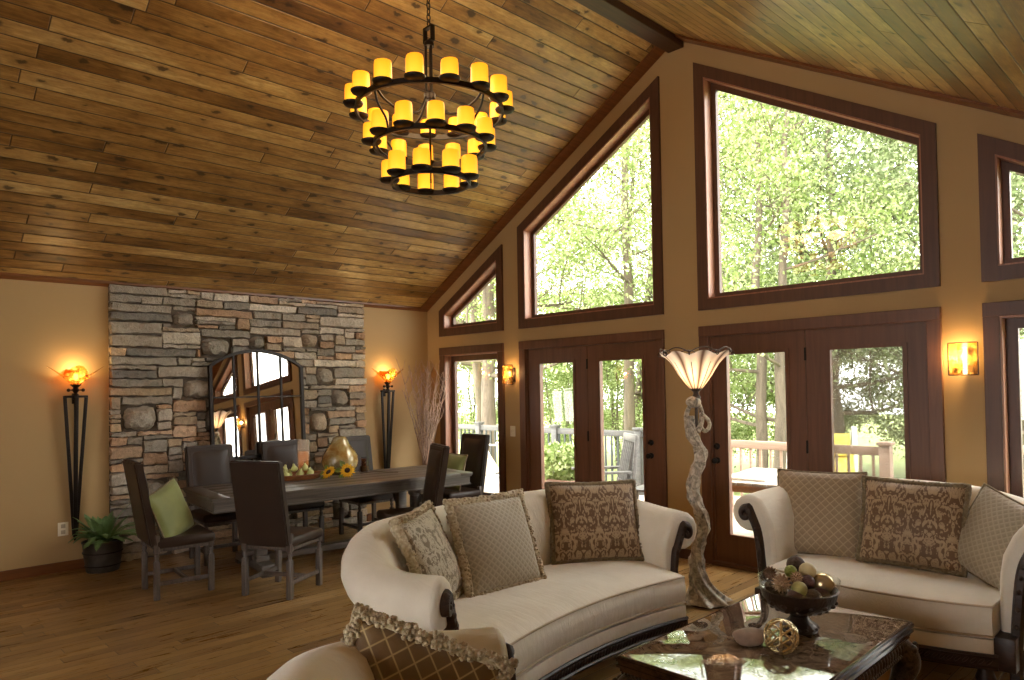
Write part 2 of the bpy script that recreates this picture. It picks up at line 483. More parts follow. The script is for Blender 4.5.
t = NT('marble'); o = t.obj(); f = t.noise(o, 9., 6., .65, 1.5); v = t.n('TexVoronoi', {'Scale': 5.}, feature='DISTANCE_TO_EDGE')
nv = t.n('TexNoise', {'Vector': o, 'Scale': 4.0, 'Detail': 5.0})
mv = t.n('VectorMath', {0: o}, operation='ADD'); sv = t.n('VectorMath', {0: nv.outputs[1]}, operation='SCALE'); sv.inputs['Scale'].default_value = .25
t.set(mv.inputs[1], sv.outputs[0]); t.set(v.inputs['Vector'], mv.outputs[0])
vein = t.math('MULTIPLY', t.math('SUBTRACT', 1., t.step(v.outputs[0], .004, .016)), t.step(t.noise(o, 2.4, 2.), .52, .66))
c = t.ramp(f, [(.3, S(74, 60, 50)), (.5, S(122, 104, 88)), (.7, S(168, 148, 126))])
c = t.mix(vein, c, S(206, 186, 160))
M['marble'] = t.bsdf(c, .02, 0., None, Specular_IOR_Level=.75, Coat_Weight=.6, Coat_Roughness=.02)

# ledge stone: colour comes from a per-stone attribute
t = NT('ledge_stone'); at_ = t.n('Attribute', attribute_name='stone_tone'); o = t.obj()
f = t.noise(o, 26., 6., .65); g = t.noise(o, 7., 3.)
fg = t.math('ADD', t.math('MULTIPLY', f, .6), t.math('MULTIPLY', t.noise(o, 95., 4., .7), .4))
c = t.mix(.85, at_.outputs[0], t.ramp(fg, [(.28, (.42, .40, .37)), (.5, (1.0, .98, .95)), (.72, (1.5, 1.47, 1.42))]), 'MULTIPLY')
c = t.mix(t.math('MULTIPLY', t.step(g, .5, .75), .35), c, S(150, 120, 88))
M['ledge_stone'] = t.bsdf(c, .85, 0., t.bump(t.math('ADD', f, t.math('MULTIPLY', t.noise(o, 70., 4., .7), .5)), .9, .022))
M['mortar'] = simple('mortar', S(92, 80, 68), .95, 0, 40, .3, .3)

# outdoors
t = NT('leaf'); rnd = t.n('ObjectInfo').outputs['Random']; ge = t.n('NewGeometry').outputs['Random Per Island']
c = t.ramp(ge, [(0., S(98, 116, 60)), (.5, S(140, 155, 98)), (1., S(198, 205, 160))])
df = t.n('BsdfDiffuse', {0: c}); tr = t.n('BsdfTranslucent', {0: c}); mm = t.n('MixShader', {0: .5}); t.set(mm.inputs[1], df.outputs[0]); t.set(mm.inputs[2], tr.outputs[0])
t.t.links.new(mm.outputs[0], t.out.inputs[0]); M['leaf'] = t.m
t = NT('leaf_cool'); ge = t.n('NewGeometry').outputs['Random Per Island']
c = t.ramp(ge, [(0., S(92, 106, 70)), (.5, S(134, 146, 106)), (1., S(192, 198, 164))])
df = t.n('BsdfDiffuse', {0: c}); tr = t.n('BsdfTranslucent', {0: c}); mm = t.n('MixShader', {0: .5}); t.set(mm.inputs[1], df.outputs[0]); t.set(mm.inputs[2], tr.outputs[0])
t.t.links.new(mm.outputs[0], t.out.inputs[0]); M['leaf_cool'] = t.m
M['fern_leaf'] = simple('fern_leaf', S(98, 126, 74), .55, 0, 30, .5)
M['lawn'] = simple('lawn', S(138, 152, 88), .9, 0, 3, .25)
M['white_cloth'] = simple('white_cloth', S(232, 228, 220), .8)
M['yellow_plastic'] = simple('yellow_plastic', S(214, 196, 84), .4)
M['white_plastic'] = simple('white_plastic', S(232, 230, 222), .4)
M['turquoise'] = simple('turquoise', S(70, 170, 176), .5)
M['planter'] = simple('planter', S(150, 118, 100), .7, 0, 8, .2)
M['siding'] = simple('siding', S(150, 112, 92), .8, 0, 3, .1)
M['shingle'] = simple('shingle', S(120, 120, 124), .9, 0, 20, .2)
M['rail_iron'] = simple('rail_iron', S(44, 48, 47), .5, .3)
# table dressing
t = NT('pear_glaze'); x, y, z = t.xyz(t.obj()); f = t.noise(t.obj(), 6., 4., .6, .6)
M['pear_glaze'] = t.bsdf(t.ramp(f, [(.25, S(98, 56, 42)), (.42, S(150, 112, 52)), (.56, S(172, 152, 100)), (.7, S(214, 206, 190))]), .22, .12, None, Coat_Weight=.5)
M['pear_skin'] = simple('pear_skin', S(184, 186, 120), .4, 0, 12, .25)
M['stem'] = simple('stem', S(92, 70, 44), .8)
M['sun_petal'] = simple('sun_petal', S(236, 186, 34), .6, 0, 40, .15)
M['sun_heart'] = simple('sun_heart', S(58, 34, 14), .9, 0, 120, .4, .5, 200)
M['green_leaf'] = simple('green_leaf', S(120, 140, 70), .6, 0, 20, .2)
t = NT('warm_wax'); b = t.n('BsdfPrincipled', {'Base Color': S(226, 160, 84), 'Roughness': .5, 'Emission Color': S(240, 150, 60), 'Emission Strength': .25}); t.t.links.new(b.outputs[0], t.out.inputs[0]); M['warm_wax'] = t.m
M['cream_wax'] = simple('cream_wax', S(226, 208, 176), .5)
M['amber_jar'] = simple('amber_jar', S(84, 58, 30), .15, 0, 8, .3)
M['rock'] = simple('rock', S(176, 152, 136), .6, 0, 30, .3, .5, 30)
M['ball_gold'] = simple('ball_gold', S(196, 172, 132), .25, .7, 18, .5)
M['ball_cream'] = simple('ball_cream', S(206, 186, 140), .5, 0, 20, .3)
M['ball_olive'] = simple('ball_olive', S(170, 158, 92), .5, 0, 20, .3)
M['ball_dark'] = simple('ball_dark', S(78, 58, 46), .7, 0, 60, .5, .8, 70)
M['ball_green'] = simple('ball_green', S(132, 142, 60), .6, 0, 60, .4, .8, 70)
M['ball_plum'] = simple('ball_plum', S(96, 62, 58), .6, 0, 60, .4, .5, 70)
M['cone_tan'] = simple('cone_tan', S(178, 146, 112), .7, 0, 40, .4)
M['cone_brown'] = simple('cone_brown', S(120, 88, 64), .7, 0, 40, .4)
wood('polished_walnut', S(44, 28, 20), S(92, 62, 42), .12, 'y', 24., .1, .05)
t = NT('carved_bronze'); o = t.obj(); f = t.noise(o, 40., 4., .6, 1.0)
M['carved_bronze'] = t.bsdf(t.ramp(f, [(.3, S(36, 28, 23)), (.7, S(104, 86, 70))]), .3, .55, t.bump(f, .4, .008))
# ================================================================== ROOM
XL, XR, XM = 0.0, 8.02, 4.01
Z0, SL = 2.732, 0.5696
ZR = Z0 + SL * XM
YB = -9.6                                  # how far the room runs back
def roof_z(x): return Z0 + SL * (XM - abs(x - XM))

def st(mb, name, mat, parent=None, smooth=0):
    o = mb.build(name, mat, parent, smooth)
    o['kind'] = 'structure'
    return o

st(MB().box((XM, YB / 2 + .1, -.05), (XR + .4, -YB + .2, .1)), 'floor', M['oak_floor'])
st(MB().box((-.08, YB / 2, Z0 / 2), (.16, -YB, Z0)), 'wall_left', M['wall_paint'])
bw = MB()  # unseen wall behind the camera, added with an opening sized for fill daylight
for a, b, c0, c1 in ((-.1, .9, 0, Z0 + .4), (7.1, 8.12, 0, Z0 + .4), (.9, 7.1, 0, .9), (.9, 7.1, 2.4, 5.2), (.9, 4.5, .8, 2.5)): bw.box(((a + b) / 2, YB - .08, (c0 + c1) / 2), (b - a, .16, c1 - c0))
st(bw, 'wall_back_unseen', M['wall_paint'])
st(MB().box((XR + .08, YB / 2, Z0 / 2), (.16, -YB, Z0)), 'wall_right', M['wall_paint'])
c = MB()
for s in (-1, 1):
    x0 = XM + s * (XM + .5); z0 = ZR - SL * (XM + .5)
    c.prism([(XM, YB, ZR), (XM, .16, ZR), (x0, .16, z0), (x0, YB, z0)], (0, 0, .2))
st(c, 'ceiling', M['pine_ceiling'])
st(MB().box((XM, YB / 2, ZR - .02), (.172, -YB, .21), None, .006), 'beam', M['beam_wood'], smooth=0)

# --- gable wall with real openings
CW = .10
def inset(poly, d):
    n = len(poly); out = []
    cx = sum(p[0] for p in poly) / n; cz = sum(p[1] for p in poly) / n
    lines = []
    for i in range(n):
        a = Vector(poly[i]); b = Vector(poly[(i + 1) % n]); t = (b - a).normalized()
        nn = Vector((-t.y, t.x))
        if nn.dot(Vector((cx, cz)) - a) < 0: nn = -nn
        lines.append((a + nn * d, t))
    for i in range(n):
        p, t = lines[i - 1]; q, u = lines[i]
        den = t.x * u.y - t.y * u.x
        s = ((q.x - p.x) * u.y - (q.y - p.y) * u.x) / den
        r = p + t * s; out.append((r.x, r.y))
    return out
xA, xB, xC, xD = .288, 1.526, 1.802, 3.814
xE, xF, xG, xH = 2 * XM - xD, 2 * XM - xC - .005, 2 * XM - xB - .02, 2 * XM - xA
ZT, ZD = 2.350, 2.200
sa = lambda x: 2.5284 + SL * x
sb = lambda x: 7.096 - SL * x
uppers = [[(xA, ZT), (xB, ZT), (xB, sa(xB)), (xA, sa(xA))],
          [(xC, ZT), (xD, ZT), (xD, sa(xD)), (xC, sa(xC))],
          [(xE, ZT), (xF, ZT), (xF, sb(xF)), (xE, sb(xE))],
          [(xG, ZT), (xH, ZT), (xH, sb(xH)), (xG, sb(xG))]]
lowers = [[(a, 0.0), (b, 0.0), (b, ZD), (a, ZD)] for a, b in ((xA, xB), (xC, xD), (xE, xF), (xG, xH))]
WT = .17
outer = [(XL - .16, -.1), (XR + .16, -.1), (XR + .16, roof_z(XR) + .0), (XM, ZR), (XL - .16, roof_z(XL))]
holes = [inset(p, .03) for p in uppers] + [[(p[0][0] + .03, 0.0), (p[1][0] - .03, 0.0), (p[1][0] - .03, ZD - .03), (p[0][0] + .03, ZD - .03)] for p in lowers]
loops = [outer] + holes
tri = tessellate_polygon([[Vector((p[0], p[1], 0)) for p in L] for L in loops])
flat = [p for L in loops for p in L]
g = MB()
for yy, flip in ((0.0, False), (WT, True)):
    g.add([(p[0], yy, p[1]) for p in flat], [tuple(reversed(tt)) if flip else tuple(tt) for tt in tri])
for L in loops:
    n = len(L)
    for i in range(n):
        a, b = L[i], L[(i + 1) % n]
        g.add([(a[0], 0, a[1]), (b[0], 0, b[1]), (b[0], WT, b[1]), (a[0], WT, a[1])], [(0, 1, 2, 3)])
st(g, 'wall_far', M['wall_paint'])

P3 = lambda poly, y: [(p[0], y, p[1]) for p in poly]
wi = 0
for poly in uppers:
    wi += 1
    w = struct_root('window_%d' % wi)
    A = poly; B = inset(poly, CW); Cc = inset(poly, CW + .012); Dd = inset(poly, CW + .06)
    o = st(MB().ringprism(P3(A, -.028), P3(B, -.028), (0, .028, 0)), 'window_frame', M['trim_wood'], w)
    st(MB().ringprism(P3(inset(A, .025), 0), P3(Cc, -.02), (0, .15, 0)) if 0 else MB().ringprism(P3(inset(A, CW - .012), -.022), P3(Cc, -.022), (0, .16, 0)), 'window_jamb', M['jamb_wood'], w)
    st(MB().ringprism(P3(Cc, .095), P3(Dd, .095), (0, .045, 0)), 'window_sash', M['trim_wood'], w)
    st(MB().prism(P3(inset(poly, CW + .055), .115), (0, .006, 0)), 'pane', M['window_glass'], w)

def casing3(x0, x1, zt, w, mat, parent, y0=-.03, cw=CW):
    m = MB()
    m.box((x0 + cw / 2, y0 / 2, (zt - cw) / 2), (cw, -y0, zt - cw), None, .004)
    m.box((x1 - cw / 2, y0 / 2, (zt - cw) / 2), (cw, -y0, zt - cw), None, .004)
    m.box(((x0 + x1) / 2, y0 / 2 - .002, zt - cw / 2), (x1 - x0, -y0 + .004, cw), None, .004)
    return st(m, 'window_frame', mat, parent)

# fixed full-height lights at both ends
for k, (x0, x1) in enumerate(((xA, xB), (xG, xH))):
    wi += 1
    w = struct_root('window_%d' % wi)
    casing3(x0, x1, ZD, w, M['trim_wood'], w)
    B = [(x0 + CW, .03), (x1 - CW, .03), (x1 - CW, ZD - CW), (x0 + CW, ZD - CW)]
    Cc = inset(B, .012); Dd = inset(B, .085)
    Dd[0] = (Dd[0][0], .335); Dd[1] = (Dd[1][0], .335)
    st(MB().ringprism(P3(inset(B, -.02), -.02), P3(Cc, -.02), (0, .16, 0)), 'window_jamb', M['jamb_wood'], w)
    st(MB().ringprism(P3(Cc, .085), P3(Dd, .085), (0, .045, 0)), 'window_sash', M['trim_wood'], w)
    st(MB().prism(P3(inset(Dd, -.01), .105), (0, .006, 0)), 'pane', M['window_glass'], w)
    st(MB().box(((x0 + x1) / 2, -.02, .30), (x1 - x0 - 2 * CW, .10, .03), None, .006).box(((x0 + x1) / 2, .0, .15), (x1 - x0 - 2 * CW, .03, .29)), 'window_sill', M['trim_wood_x'], w)

# french door pairs
GZ0, GZ1 = .285, 1.928
def leaf(parent, x0, x1, gx0, gx1, glass, mat):
    y0, y1 = .015, .062
    z0, z1 = .035, 2.098
    A = [(x0, z0), (x1, z0), (x1, z1), (x0, z1)]; B = [(gx0, GZ0), (gx1, GZ0), (gx1, GZ1), (gx0, GZ1)]
    lf = st(MB().ringprism(P3(A, y0), P3(B, y0), (0, y1 - y0, 0)), 'door_leaf', mat, parent)
    Bo = inset(B, -.028)
    st(MB().ringprism(P3(Bo, y0 - .010), P3(inset(B, .004), y0 - .010), (0, .012, 0)), 'glazing_bead', M['door_wood'], lf)
    st(MB().prism(P3(inset(B, -.01), .036), (0, .006, 0)), 'pane', glass, lf)
    return lf
def knob(parent, x, z, name):
    m = MB()
    m.lathe([(.030, 0), (.030, .006), (.024, .010), (.010, .014), (.010, .030)] + ([(.024, .036), (.029, .048), (.026, .060), (.0, .066)] if name == 'door_handle' else [(.016, .032), (.016, .036), (.0, .037)]), 16, (x, .015, z), Matrix.Rotation(PI / 2, 3, 'X'))
    return st(m, name, M['black_iron'], parent, 40)
for k, (x0, x1, gl, gr, sp, kx) in enumerate(((xC, xD, (2.105, 2.615), (2.985, 3.535), 2.812, 3.62), (xE, xF, (4.465, 5.020), (5.392, 5.944), 5.191, 4.35))):
    d = struct_root('door_%d' % (k + 1))
    casing3(x0, x1, ZD, d, M['door_wood'], d, cw=.097)
    jm = MB()
    for xx in (x0 + .105, x1 - .105): jm.box((xx, .07, 1.05), (.02, .15, 2.1))
    jm.box(((x0 + x1) / 2, .07, 2.105), (x1 - x0 - .19, .15, .012))
    st(jm, 'door_jamb', M['door_wood'], d)
    st(MB().box(((x0 + x1) / 2, .05, .0175), (x1 - x0 - .2, .2, .035), None, .006), 'threshold', M['trim_wood_x'], d)
    l1 = leaf(d, x0 + .117, sp - .003, gl[0], gl[1], M['window_glass'], M['door_wood'])
    l2 = leaf(d, sp + .003, x1 - .117, gr[0], gr[1], M['screen_glass'] if k else M['window_glass'], M['door_wood'])
    act = l2 if k == 0 else l1
    knob(act, kx, .955, 'door_handle'); knob(act, kx, 1.085, 'deadbolt')
    h = MB()
    for zz in (.35, 1.12, 1.9): h.box((sp, .008, zz), (.016, .014, .11), None, .003)
    st(h, 'hinge', M['black_iron'], d)

# trim along ceiling and floor
def tr(n, mb, mat): return st(mb, 'trim_%d' % n, mat)
tm = MB()
for s in (-1, 1):
    a = XM + s * .09; b = XM + s * XM
    zz = lambda x: roof_z(x)
    tm.prism([(a, -.15, zz(a) - .0), (b, -.15, zz(b)), (b, -.15, zz(b) - .022), (a, -.15, zz(a) - .022)], (0, .15, 0))
tr(1, tm, M['base_wood'])
tr(2, MB().prism([(0.0, YB, Z0 - .02), (.055, YB, Z0 + .03 - .02), (.055, YB, Z0 + .032), (0, YB, Z0 + .0)], (0, -YB - .1, 0)), M['base_wood'])
bb = MB().box((.009, (YB - 3.93) / 2, .047), (.018, -YB - 3.93, .094), None, .004)
bb.box((.009, -.5, .047), (.018, 1.0, .094), None, .004)
st(bb, 'baseboard_left', M['base_wood'])
bb = MB()
for a, b in ((0, xA), (xB, xC), (xD, xE), (xF, xG), (xH, XR)): bb.box(((a + b) / 2, -.009, .047), (b - a, .018, .094), None, .004)
st(bb, 'baseboard_far', M['trim_wood_x'])
st(MB().box((XR - .009, YB / 2, .047), (.018, -YB, .094), None, .004), 'baseboard_right', M['base_wood'])

# --- stacked ledge-stone panel on the left wall (individual stones, one mesh)
def stone_wall(y0, y1, z1):
    rr = random.Random(21)
    NX, NZ = 60, 62
    cw = (y1 - y0) / NX; ch = z1 / NZ
    occ = [[False] * NZ for _ in range(NX)]
    mb = MB(); tones = []
    pal = [S(172, 160, 144), S(152, 142, 128), S(188, 174, 156), S(166, 148, 126), S(138, 130, 118), S(180, 156, 126), S(176, 142, 112), S(158, 148, 134), S(148, 138, 124), S(194, 182, 164), S(124, 118, 110), S(182, 152, 124)]
    def put(i, j, w, h, big):
        ya = y0 + i * cw; yb = ya + w * cw; za = j * ch; zb = za + h * ch
        gp = .003; ya += gp; yb -= gp; za += gp; zb -= gp
        dep = .055 + rr.random() * .03 + (.012 if big else 0)
        nx = max(4, min(10, int((yb - ya) / .045) + 2)); nz = max(4, min(9, int((zb - za) / .04) + 2))
        col = list(pal[rr.randrange(len(pal))]) if not big else list(pal[rr.choice([1, 4, 7, 3, 8])])
        k = .80 + rr.random() * .46
        col = [min(1, q * k) for q in col[:3]] + [1]
        tx, tz = rr.uniform(-.02, .02), rr.uniform(-.02, .02)
        sh = [rr.uniform(.0, .5 if big else .12) for _ in range(4)]
        rows = []
        b = len(mb.v)
        for a in range(nx):
            for c_ in range(nz):
                u = a / (nx - 1); v = c_ / (nz - 1)
                # cut corners of the field stones so that outlines are uneven
                uu, vv = u - .5, v - .5
                if big:
                    L = max(abs(uu), abs(vv)) * 2
                    rad = math.hypot(uu, vv) * 2 + 1e-6
                    q = (L / rad) ** (.45)
                    q *= 1 - .30 * (sh[int((math.atan2(vv, uu) + PI) / (PI / 2)) % 4]) * L
                    uu *= q; vv *= q
                ed = min(u, 1 - u, v, 1 - v)
                edx = min(a, nx - 1 - a, c_, nz - 1 - c_)
                d = 0.0 if edx == 0 else dep * (.86 if edx == 1 else 1.0) + rr.uniform(-.011, .011) + tx * uu + tz * vv + (.02 * (1 - (2 * max(abs(uu), abs(vv))) ** 2) if big else 0)
                jit = .007 if edx == 0 else .009
                # first inner ring hugs the edge so the stone has a square, chipped arris
                if edx == 1:
                    if a == 1: uu = -.5 + .10 * min(1, .04 / (yb - ya) * 1.2) if not big else uu
                    if a == nx - 2: uu = .5 - .10 * min(1, .04 / (yb - ya) * 1.2) if not big else uu
                    if c_ == 1: vv = -.5 + .08 if not big else vv
                    if c_ == nz - 2: vv = .5 - .08 if not big else vv
                mb.v.append((max(0.0, d) + .018, (ya + yb) / 2 + uu * (yb - ya) + rr.uniform(-jit, jit), (za + zb) / 2 + vv * (zb - za) + rr.uniform(-jit, jit)))
        for a in range(nx - 1):
            for c_ in range(nz - 1):
                mb.f.append((b + a * nz + c_, b + (a + 1) * nz + c_, b + (a + 1) * nz + c_ + 1, b + a * nz + c_ + 1)); tones.append(col)
    # a few big field stones first
    bigs = 0; tries = 0
    while bigs < 20 and tries < 900:
        tries += 1
        w = rr.choice([4, 5, 5, 6, 7]); h = rr.choice([4, 5, 6, 6, 7])
        i = rr.randrange(0, NX - w); j = rr.randrange(0, NZ - h)
        if any(occ[a][b] for a in range(max(0, i - 1), min(NX, i + w + 1)) for b in range(max(0, j - 1), min(NZ, j + h + 1))): continue
        for a in range(i, i + w):
            for b in range(j, j + h): occ[a][b] = True
        put(i, j, w, h, True); bigs += 1
    for j in range(NZ):
        i = 0
        while i < NX:
            if occ[i][j]: i += 1; continue
            run = 0
            while i + run < NX and not occ[i + run][j]: run += 1
            h = rr.choice([1, 1, 2, 2, 2, 2, 3]); w = rr.randint(3, 5 + (9 if h <= 2 else 6)) if h > 1 else rr.randint(4, 9)
            w = min(w, run)
            if run - w < 3 and run <= 14: w = run
            h = min(h, NZ - j)
            while h > 1 and any(occ[a][b] for a in range(i, i + w) for b in range(j, j + h)): h -= 1
            for a in range(i, i + w):
                for b in range(j, j + h): occ[a][b] = True
            put(i, j, w, h, False); i += w
    return mb, tones
SY0, SY1, SZ = -3.918, -1.035, 2.735
mb, tones = stone_wall(SY0, SY1, SZ)
so = mb.build('wall_stone', M['ledge_stone'], None, 40)
so['kind'] = 'structure'
ca = so.data.color_attributes.new('stone_tone', 'FLOAT_COLOR', 'CORNER')
arr = []
for p, tn in zip(so.data.polygons, tones): arr += tn * p.loop_total
ca.data.foreach_set('color', arr)
st(MB().box((.012, (SY0 + SY1) / 2, SZ / 2 - .01), (.024, SY1 - SY0 - .01, SZ - .02)), 'mortar_bed', M['mortar'], so)

# outlet + switch
o = thing('wall_outlet', 'small ivory power outlet low on the tan wall beside the fern', 'power outlet', (0, -4.305, .396))
MB().box((.004, 0, 0), (.008, .085, .125), None, .003).build('cover_plate', M['plastic_ivory'], o)
for z in (-.028, .028): MB().box((.0085, 0, z), (.003, .036, .036), None, .001).build('socket', M['slot_dark'], o)
o = thing('light_switch', 'ivory light switch plate on the wall under the small square sconce', 'light switch', (1.655, 0, 1.135))
MB().box((0, -.004, 0), (.085, .008, .125), None, .003).build('cover_plate', M['plastic_ivory'], o)
for x in (-.018, .018): MB().box((x, -.010, 0), (.012, .012, .03), None, .002).build('toggle', M['plastic_ivory'], o)
# ================================================================== UPHOLSTERED SEATS
def make_seat(name, label, cat, loc, rotz, W, D, h_arm, h_back, bow, rc=.40, seat_z=.455, back_in=.30, arm_set=.17, seg=46, arch=0.0, bend=0.0):
    """front faces local -Y.  bow>0: seat front bulges forward, <0: hollow (kidney)."""
    root = thing(name, label, cat, loc, rotz)
    if bend:
        def bendf(p):
            th = p.x / bend; q = bend + p.y
            return Vector((q * math.sin(th), q * math.cos(th) - bend, p.z))
        MB.post = bendf
    roll = .315
    xi = W / 2 - roll; yf = -D / 2 + arm_set; yb = D / 2 - back_in
    # plan path of the inner face, from the left arm front round the back to the right arm front
    L1 = (yb - rc) - yf; La = PI / 2 * rc; L2 = 2 * (xi - rc)
    tot = 2 * L1 + 2 * La + L2
    def station(s):
        d = s * tot
        if d < L1: return Vector((-xi, yf + d, 0)), Vector((-1, 0, 0))
        d -= L1
        if d < La:
            a = d / rc
            return Vector((-xi + rc - rc * math.cos(a), yb - rc + rc * math.sin(a), 0)), Vector((-math.cos(a), math.sin(a), 0))
        d -= La
        if d < L2: return Vector((-xi + rc + d, yb, 0)), Vector((0, 1, 0))
        d -= L2
        if d < La:
            a = d / rc
            return Vector((xi - rc + rc * math.sin(a), yb - rc + rc * math.cos(a), 0)), Vector((math.sin(a), math.cos(a), 0))
        d -= La
        return Vector((xi, yb - rc - d, 0)), Vector((1, 0, 0))
    def height(s):
        e = min(s, 1 - s) * tot
        t = sstep((e - .12) / (L1 + La * .75))
        return lerp(h_arm, h_back, t) + arch * math.sin(PI * max(0, min(1, (s - .25) / .5)))
    def prof(h):
        t = h - seat_z
        rl = .128; cx, cz = .187, h - rl
        P = [(.0, .22), (.0, seat_z), (.006, lerp(seat_z, cz, .45)), (.022, lerp(seat_z, cz, .8))]
        for k in range(13):
            a = math.radians(lerp(158, -128, k / 12)); P.append((cx + rl * math.cos(a), cz + rl * math.sin(a)))
        P += [(.135, cz - rl * .80), (.128, min(seat_z + .01, cz - rl * 1.1)), (.13, .30), (.125, .19)]
        return P
    NS = seg * 2
    rows = []
    for i in range(NS + 1):
        s = i / NS; p, n = station(s); h = height(s)
        rows.append([p + n * o + Vector((0, 0, z)) for o, z in prof(h)])
    body = MB(); body.loft(rows, capends=False)
    # pleated, padded arm fronts
    for e, s in ((0, 0.0), (NS, 1.0)):
        r0 = rows[e]; n = len(r0); sg = 1 if e else -1
        area = sum(r0[i].x * r0[(i + 1) % n].z - r0[(i + 1) % n].x * r0[i].z for i in range(n))
        rings = []
        for ins, dy in ((0.0, 0.0), (.004, -.014), (.014, -.026), (.026, -.030)):
            rg = []
            for i, p in enumerate(r0):
                a = r0[(i + 1) % n] - r0[i - 1]; nn = Vector((-a.z, 0, a.x)) * (1 if area > 0 else -1)
                nn = nn.normalized() if nn.length > 1e-6 else nn
                rg.append(Vector((p.x, p.y + dy, p.z)) + nn * ins)
            rings.append(rg)
        body.loft(rings, capends=False)
        body.add([*rings[-1]], [tuple(range(n))])
    body.build('upholstered_frame', M['sofa_fabric'], root, 60)
    # carved scroll strips on the arm fronts, running to the floor
    for sx in (-1, 1):
        h = height(0.0); t = h - seat_z
        cen = Vector((.195, h - .135))
        path = []
        for k in range(17):
            a = -1.1 * PI + k / 16 * 1.75 * PI; rr = lerp(.012, .062, k / 16)
            path.append((cen.x + rr * math.cos(PI - a + .5), cen.y + rr * math.sin(PI - a + .5)))
        path = []
        for k in range(20):
            u = k / 19
            a = lerp(-1.25 * PI, .60 * PI, u); rr = lerp(.006, .048, u)
            path.append((cen.x + rr * math.cos(a), cen.y + rr * math.sin(a)))
        path += [(.148, h - .165), (.122, h - .23), (.105, lerp(seat_z, h, .25)), (.092, seat_z - .03), (.082, .28), (.076, .13), (.076, .0)]
        pts = catmull([Vector((p[0], p[1], 0)) for p in path], 3)
        m = MB(); rws = []
        NN = len(pts)
        for i, p in enumerate(pts):
            tg = (pts[min(i + 1, NN - 1)] - pts[max(i - 1, 0)]); tg.normalize()
            nn = Vector((-tg.y, tg.x, 0)); u = i / (NN - 1)
            w = lerp(.008, .028, min(1, u * 1.5)) if u < .95 else .032
            sec = []
            for (q, dy) in ((-1, .03), (-1, -.035), (-.55, -.052), (.55, -.052), (1, -.035), (1, .03)):
                pp = p + nn * (w * q)
                sec.append(Vector((sx * (xi + pp.x), yf - .012 + dy, pp.y)))
            rws.append(sec)
        m.loft(rws)
        # carved leaf bumps down the strip
        for i in range(int(NN * .2), NN - 2, 2):
            p = pts[i]; m.ell((sx * (xi + p.x), yf - .062, p.y), (.014, .010, .017), 8, 5)
        m.ell((sx * (xi + cen.x), yf - .055, cen.y), (.016, .018, .016), 12, 8)
        m.build('carved_arm_scroll', M['carved_wood'], root, 40)
    # seat cushion
    xs = xi - .004
    def front(x, ex=0.0): return -D / 2 - bow * (1 - (x / xs) ** 2) - ex
    def sweep(sec_fn, n=26, xlim=xs):
        rws = []
        for i in range(n + 1):
            x = lerp(-xlim, xlim, i / n)
            rws.append([Vector((x, y, z)) for y, z in sec_fn(x)])
        return rws
    cz0 = seat_z - .19
    def cush(x):
        e = 1 - (abs(x) / xs) ** 6; cr = .022 * e; y = front(x); z1 = seat_z - .012
        return [(yb + .03, cz0), (yb + .03, z1 - .02), (yb - .04, z1 + cr), (yb - .2, z1 + cr * 1.3), (lerp(y, yb, .3), z1 + cr * 1.5), (y + .09, z1 + cr), (y + .035, z1 + .002), (y + .008, z1 - .016), (y - .004, z1 - .07), (y - .004, cz0 + .07), (y + .008, cz0 + .018), (y + .03, cz0)]
    cu = MB().loft(sweep(cush)).build('seat_cushion', M['sofa_fabric'], root, 60)
    wl = MB()
    for zz, oy in ((seat_z - .016, .010), (cz0 + .016, .004)):
        pts = [Vector((lerp(-xs, xs, i / 26), front(lerp(-xs, xs, i / 26)) + oy, zz)) for i in range(27)]
        pts = [Vector((-xs, pts[0].y + .10, zz))] + pts + [Vector((xs, pts[-1].y + .10, zz))]
        wl.tube(pts, .0065, 6)
    wl.build('piping', M['welt_fabric'], cu, 60)
    # fabric apron, carved rail
    az0 = cz0 - .075
    ap = lambda x: [(front(x) + .004, az0), (front(x) - .004, az0 + .03), (front(x) + .002, cz0 - .002), (front(x) + .06, cz0), (front(x) + .06, az0)]
    MB().loft(sweep(ap, xlim=xs + .0)).build('fabric_apron', M['sofa_fabric'], root, 40)
    rz0 = az0 - .085
    rl = lambda x: [(front(x) - .004, rz0), (front(x) - .010, rz0 + .012), (front(x) + .000, rz0 + .02), (front(x) + .000, az0 - .018), (front(x) - .010, az0 - .01), (front(x) - .004, az0), (front(x) + .05, az0), (front(x) + .05, rz0)]
    m = MB().loft(sweep(rl, xlim=xs + .02))
    nb = int(2 * xs / .034)
    for i in range(nb):
        x = lerp(-xs, xs, (i + .5) / nb)
        m.ell((x, front(x) - .003, (rz0 + az0) / 2), (.0085, .009, .024), 8, 5, Matrix.Rotation(.75, 3, 'Y'))
    # side and rear rails
    for sx in (-1, 1): m.box((sx * (xi + .085), (yf + yb) / 2 - .02, (rz0 + .19) / 2), (.075, yb - yf + .02, .19 - rz0 + .03), None, .008)
    for sx in (() if bend else (-1, 1)):    # corner blocks between the front rail and the arm posts
        fy = front(xs) + .012; m.box((sx * (xi + .045), (fy + yf + .03) / 2, (rz0 + cz0 + .02) / 2), (.10, yf + .03 - fy, cz0 + .02 - rz0), None, .008)
    m.box((0, yb + .08, (rz0 + .19) / 2), (2 * xi, .075, .19 - rz0 + .03), None, .008)
    m.build('carved_rail', M['carved_wood'], root, 40)
    for sx in (-1, 1):
        for yy in (front(xs * .94) + .075, yb + .07):
            MB().lathe([(.030, 0), (.045, .015), (.05, .04), (.04, .065), (.034, max(.07, rz0 + .005))], 16, (sx * (xs - .05), yy, 0)).build('foot', M['carved_wood'], root, 40)
    MB.post = None
    return root

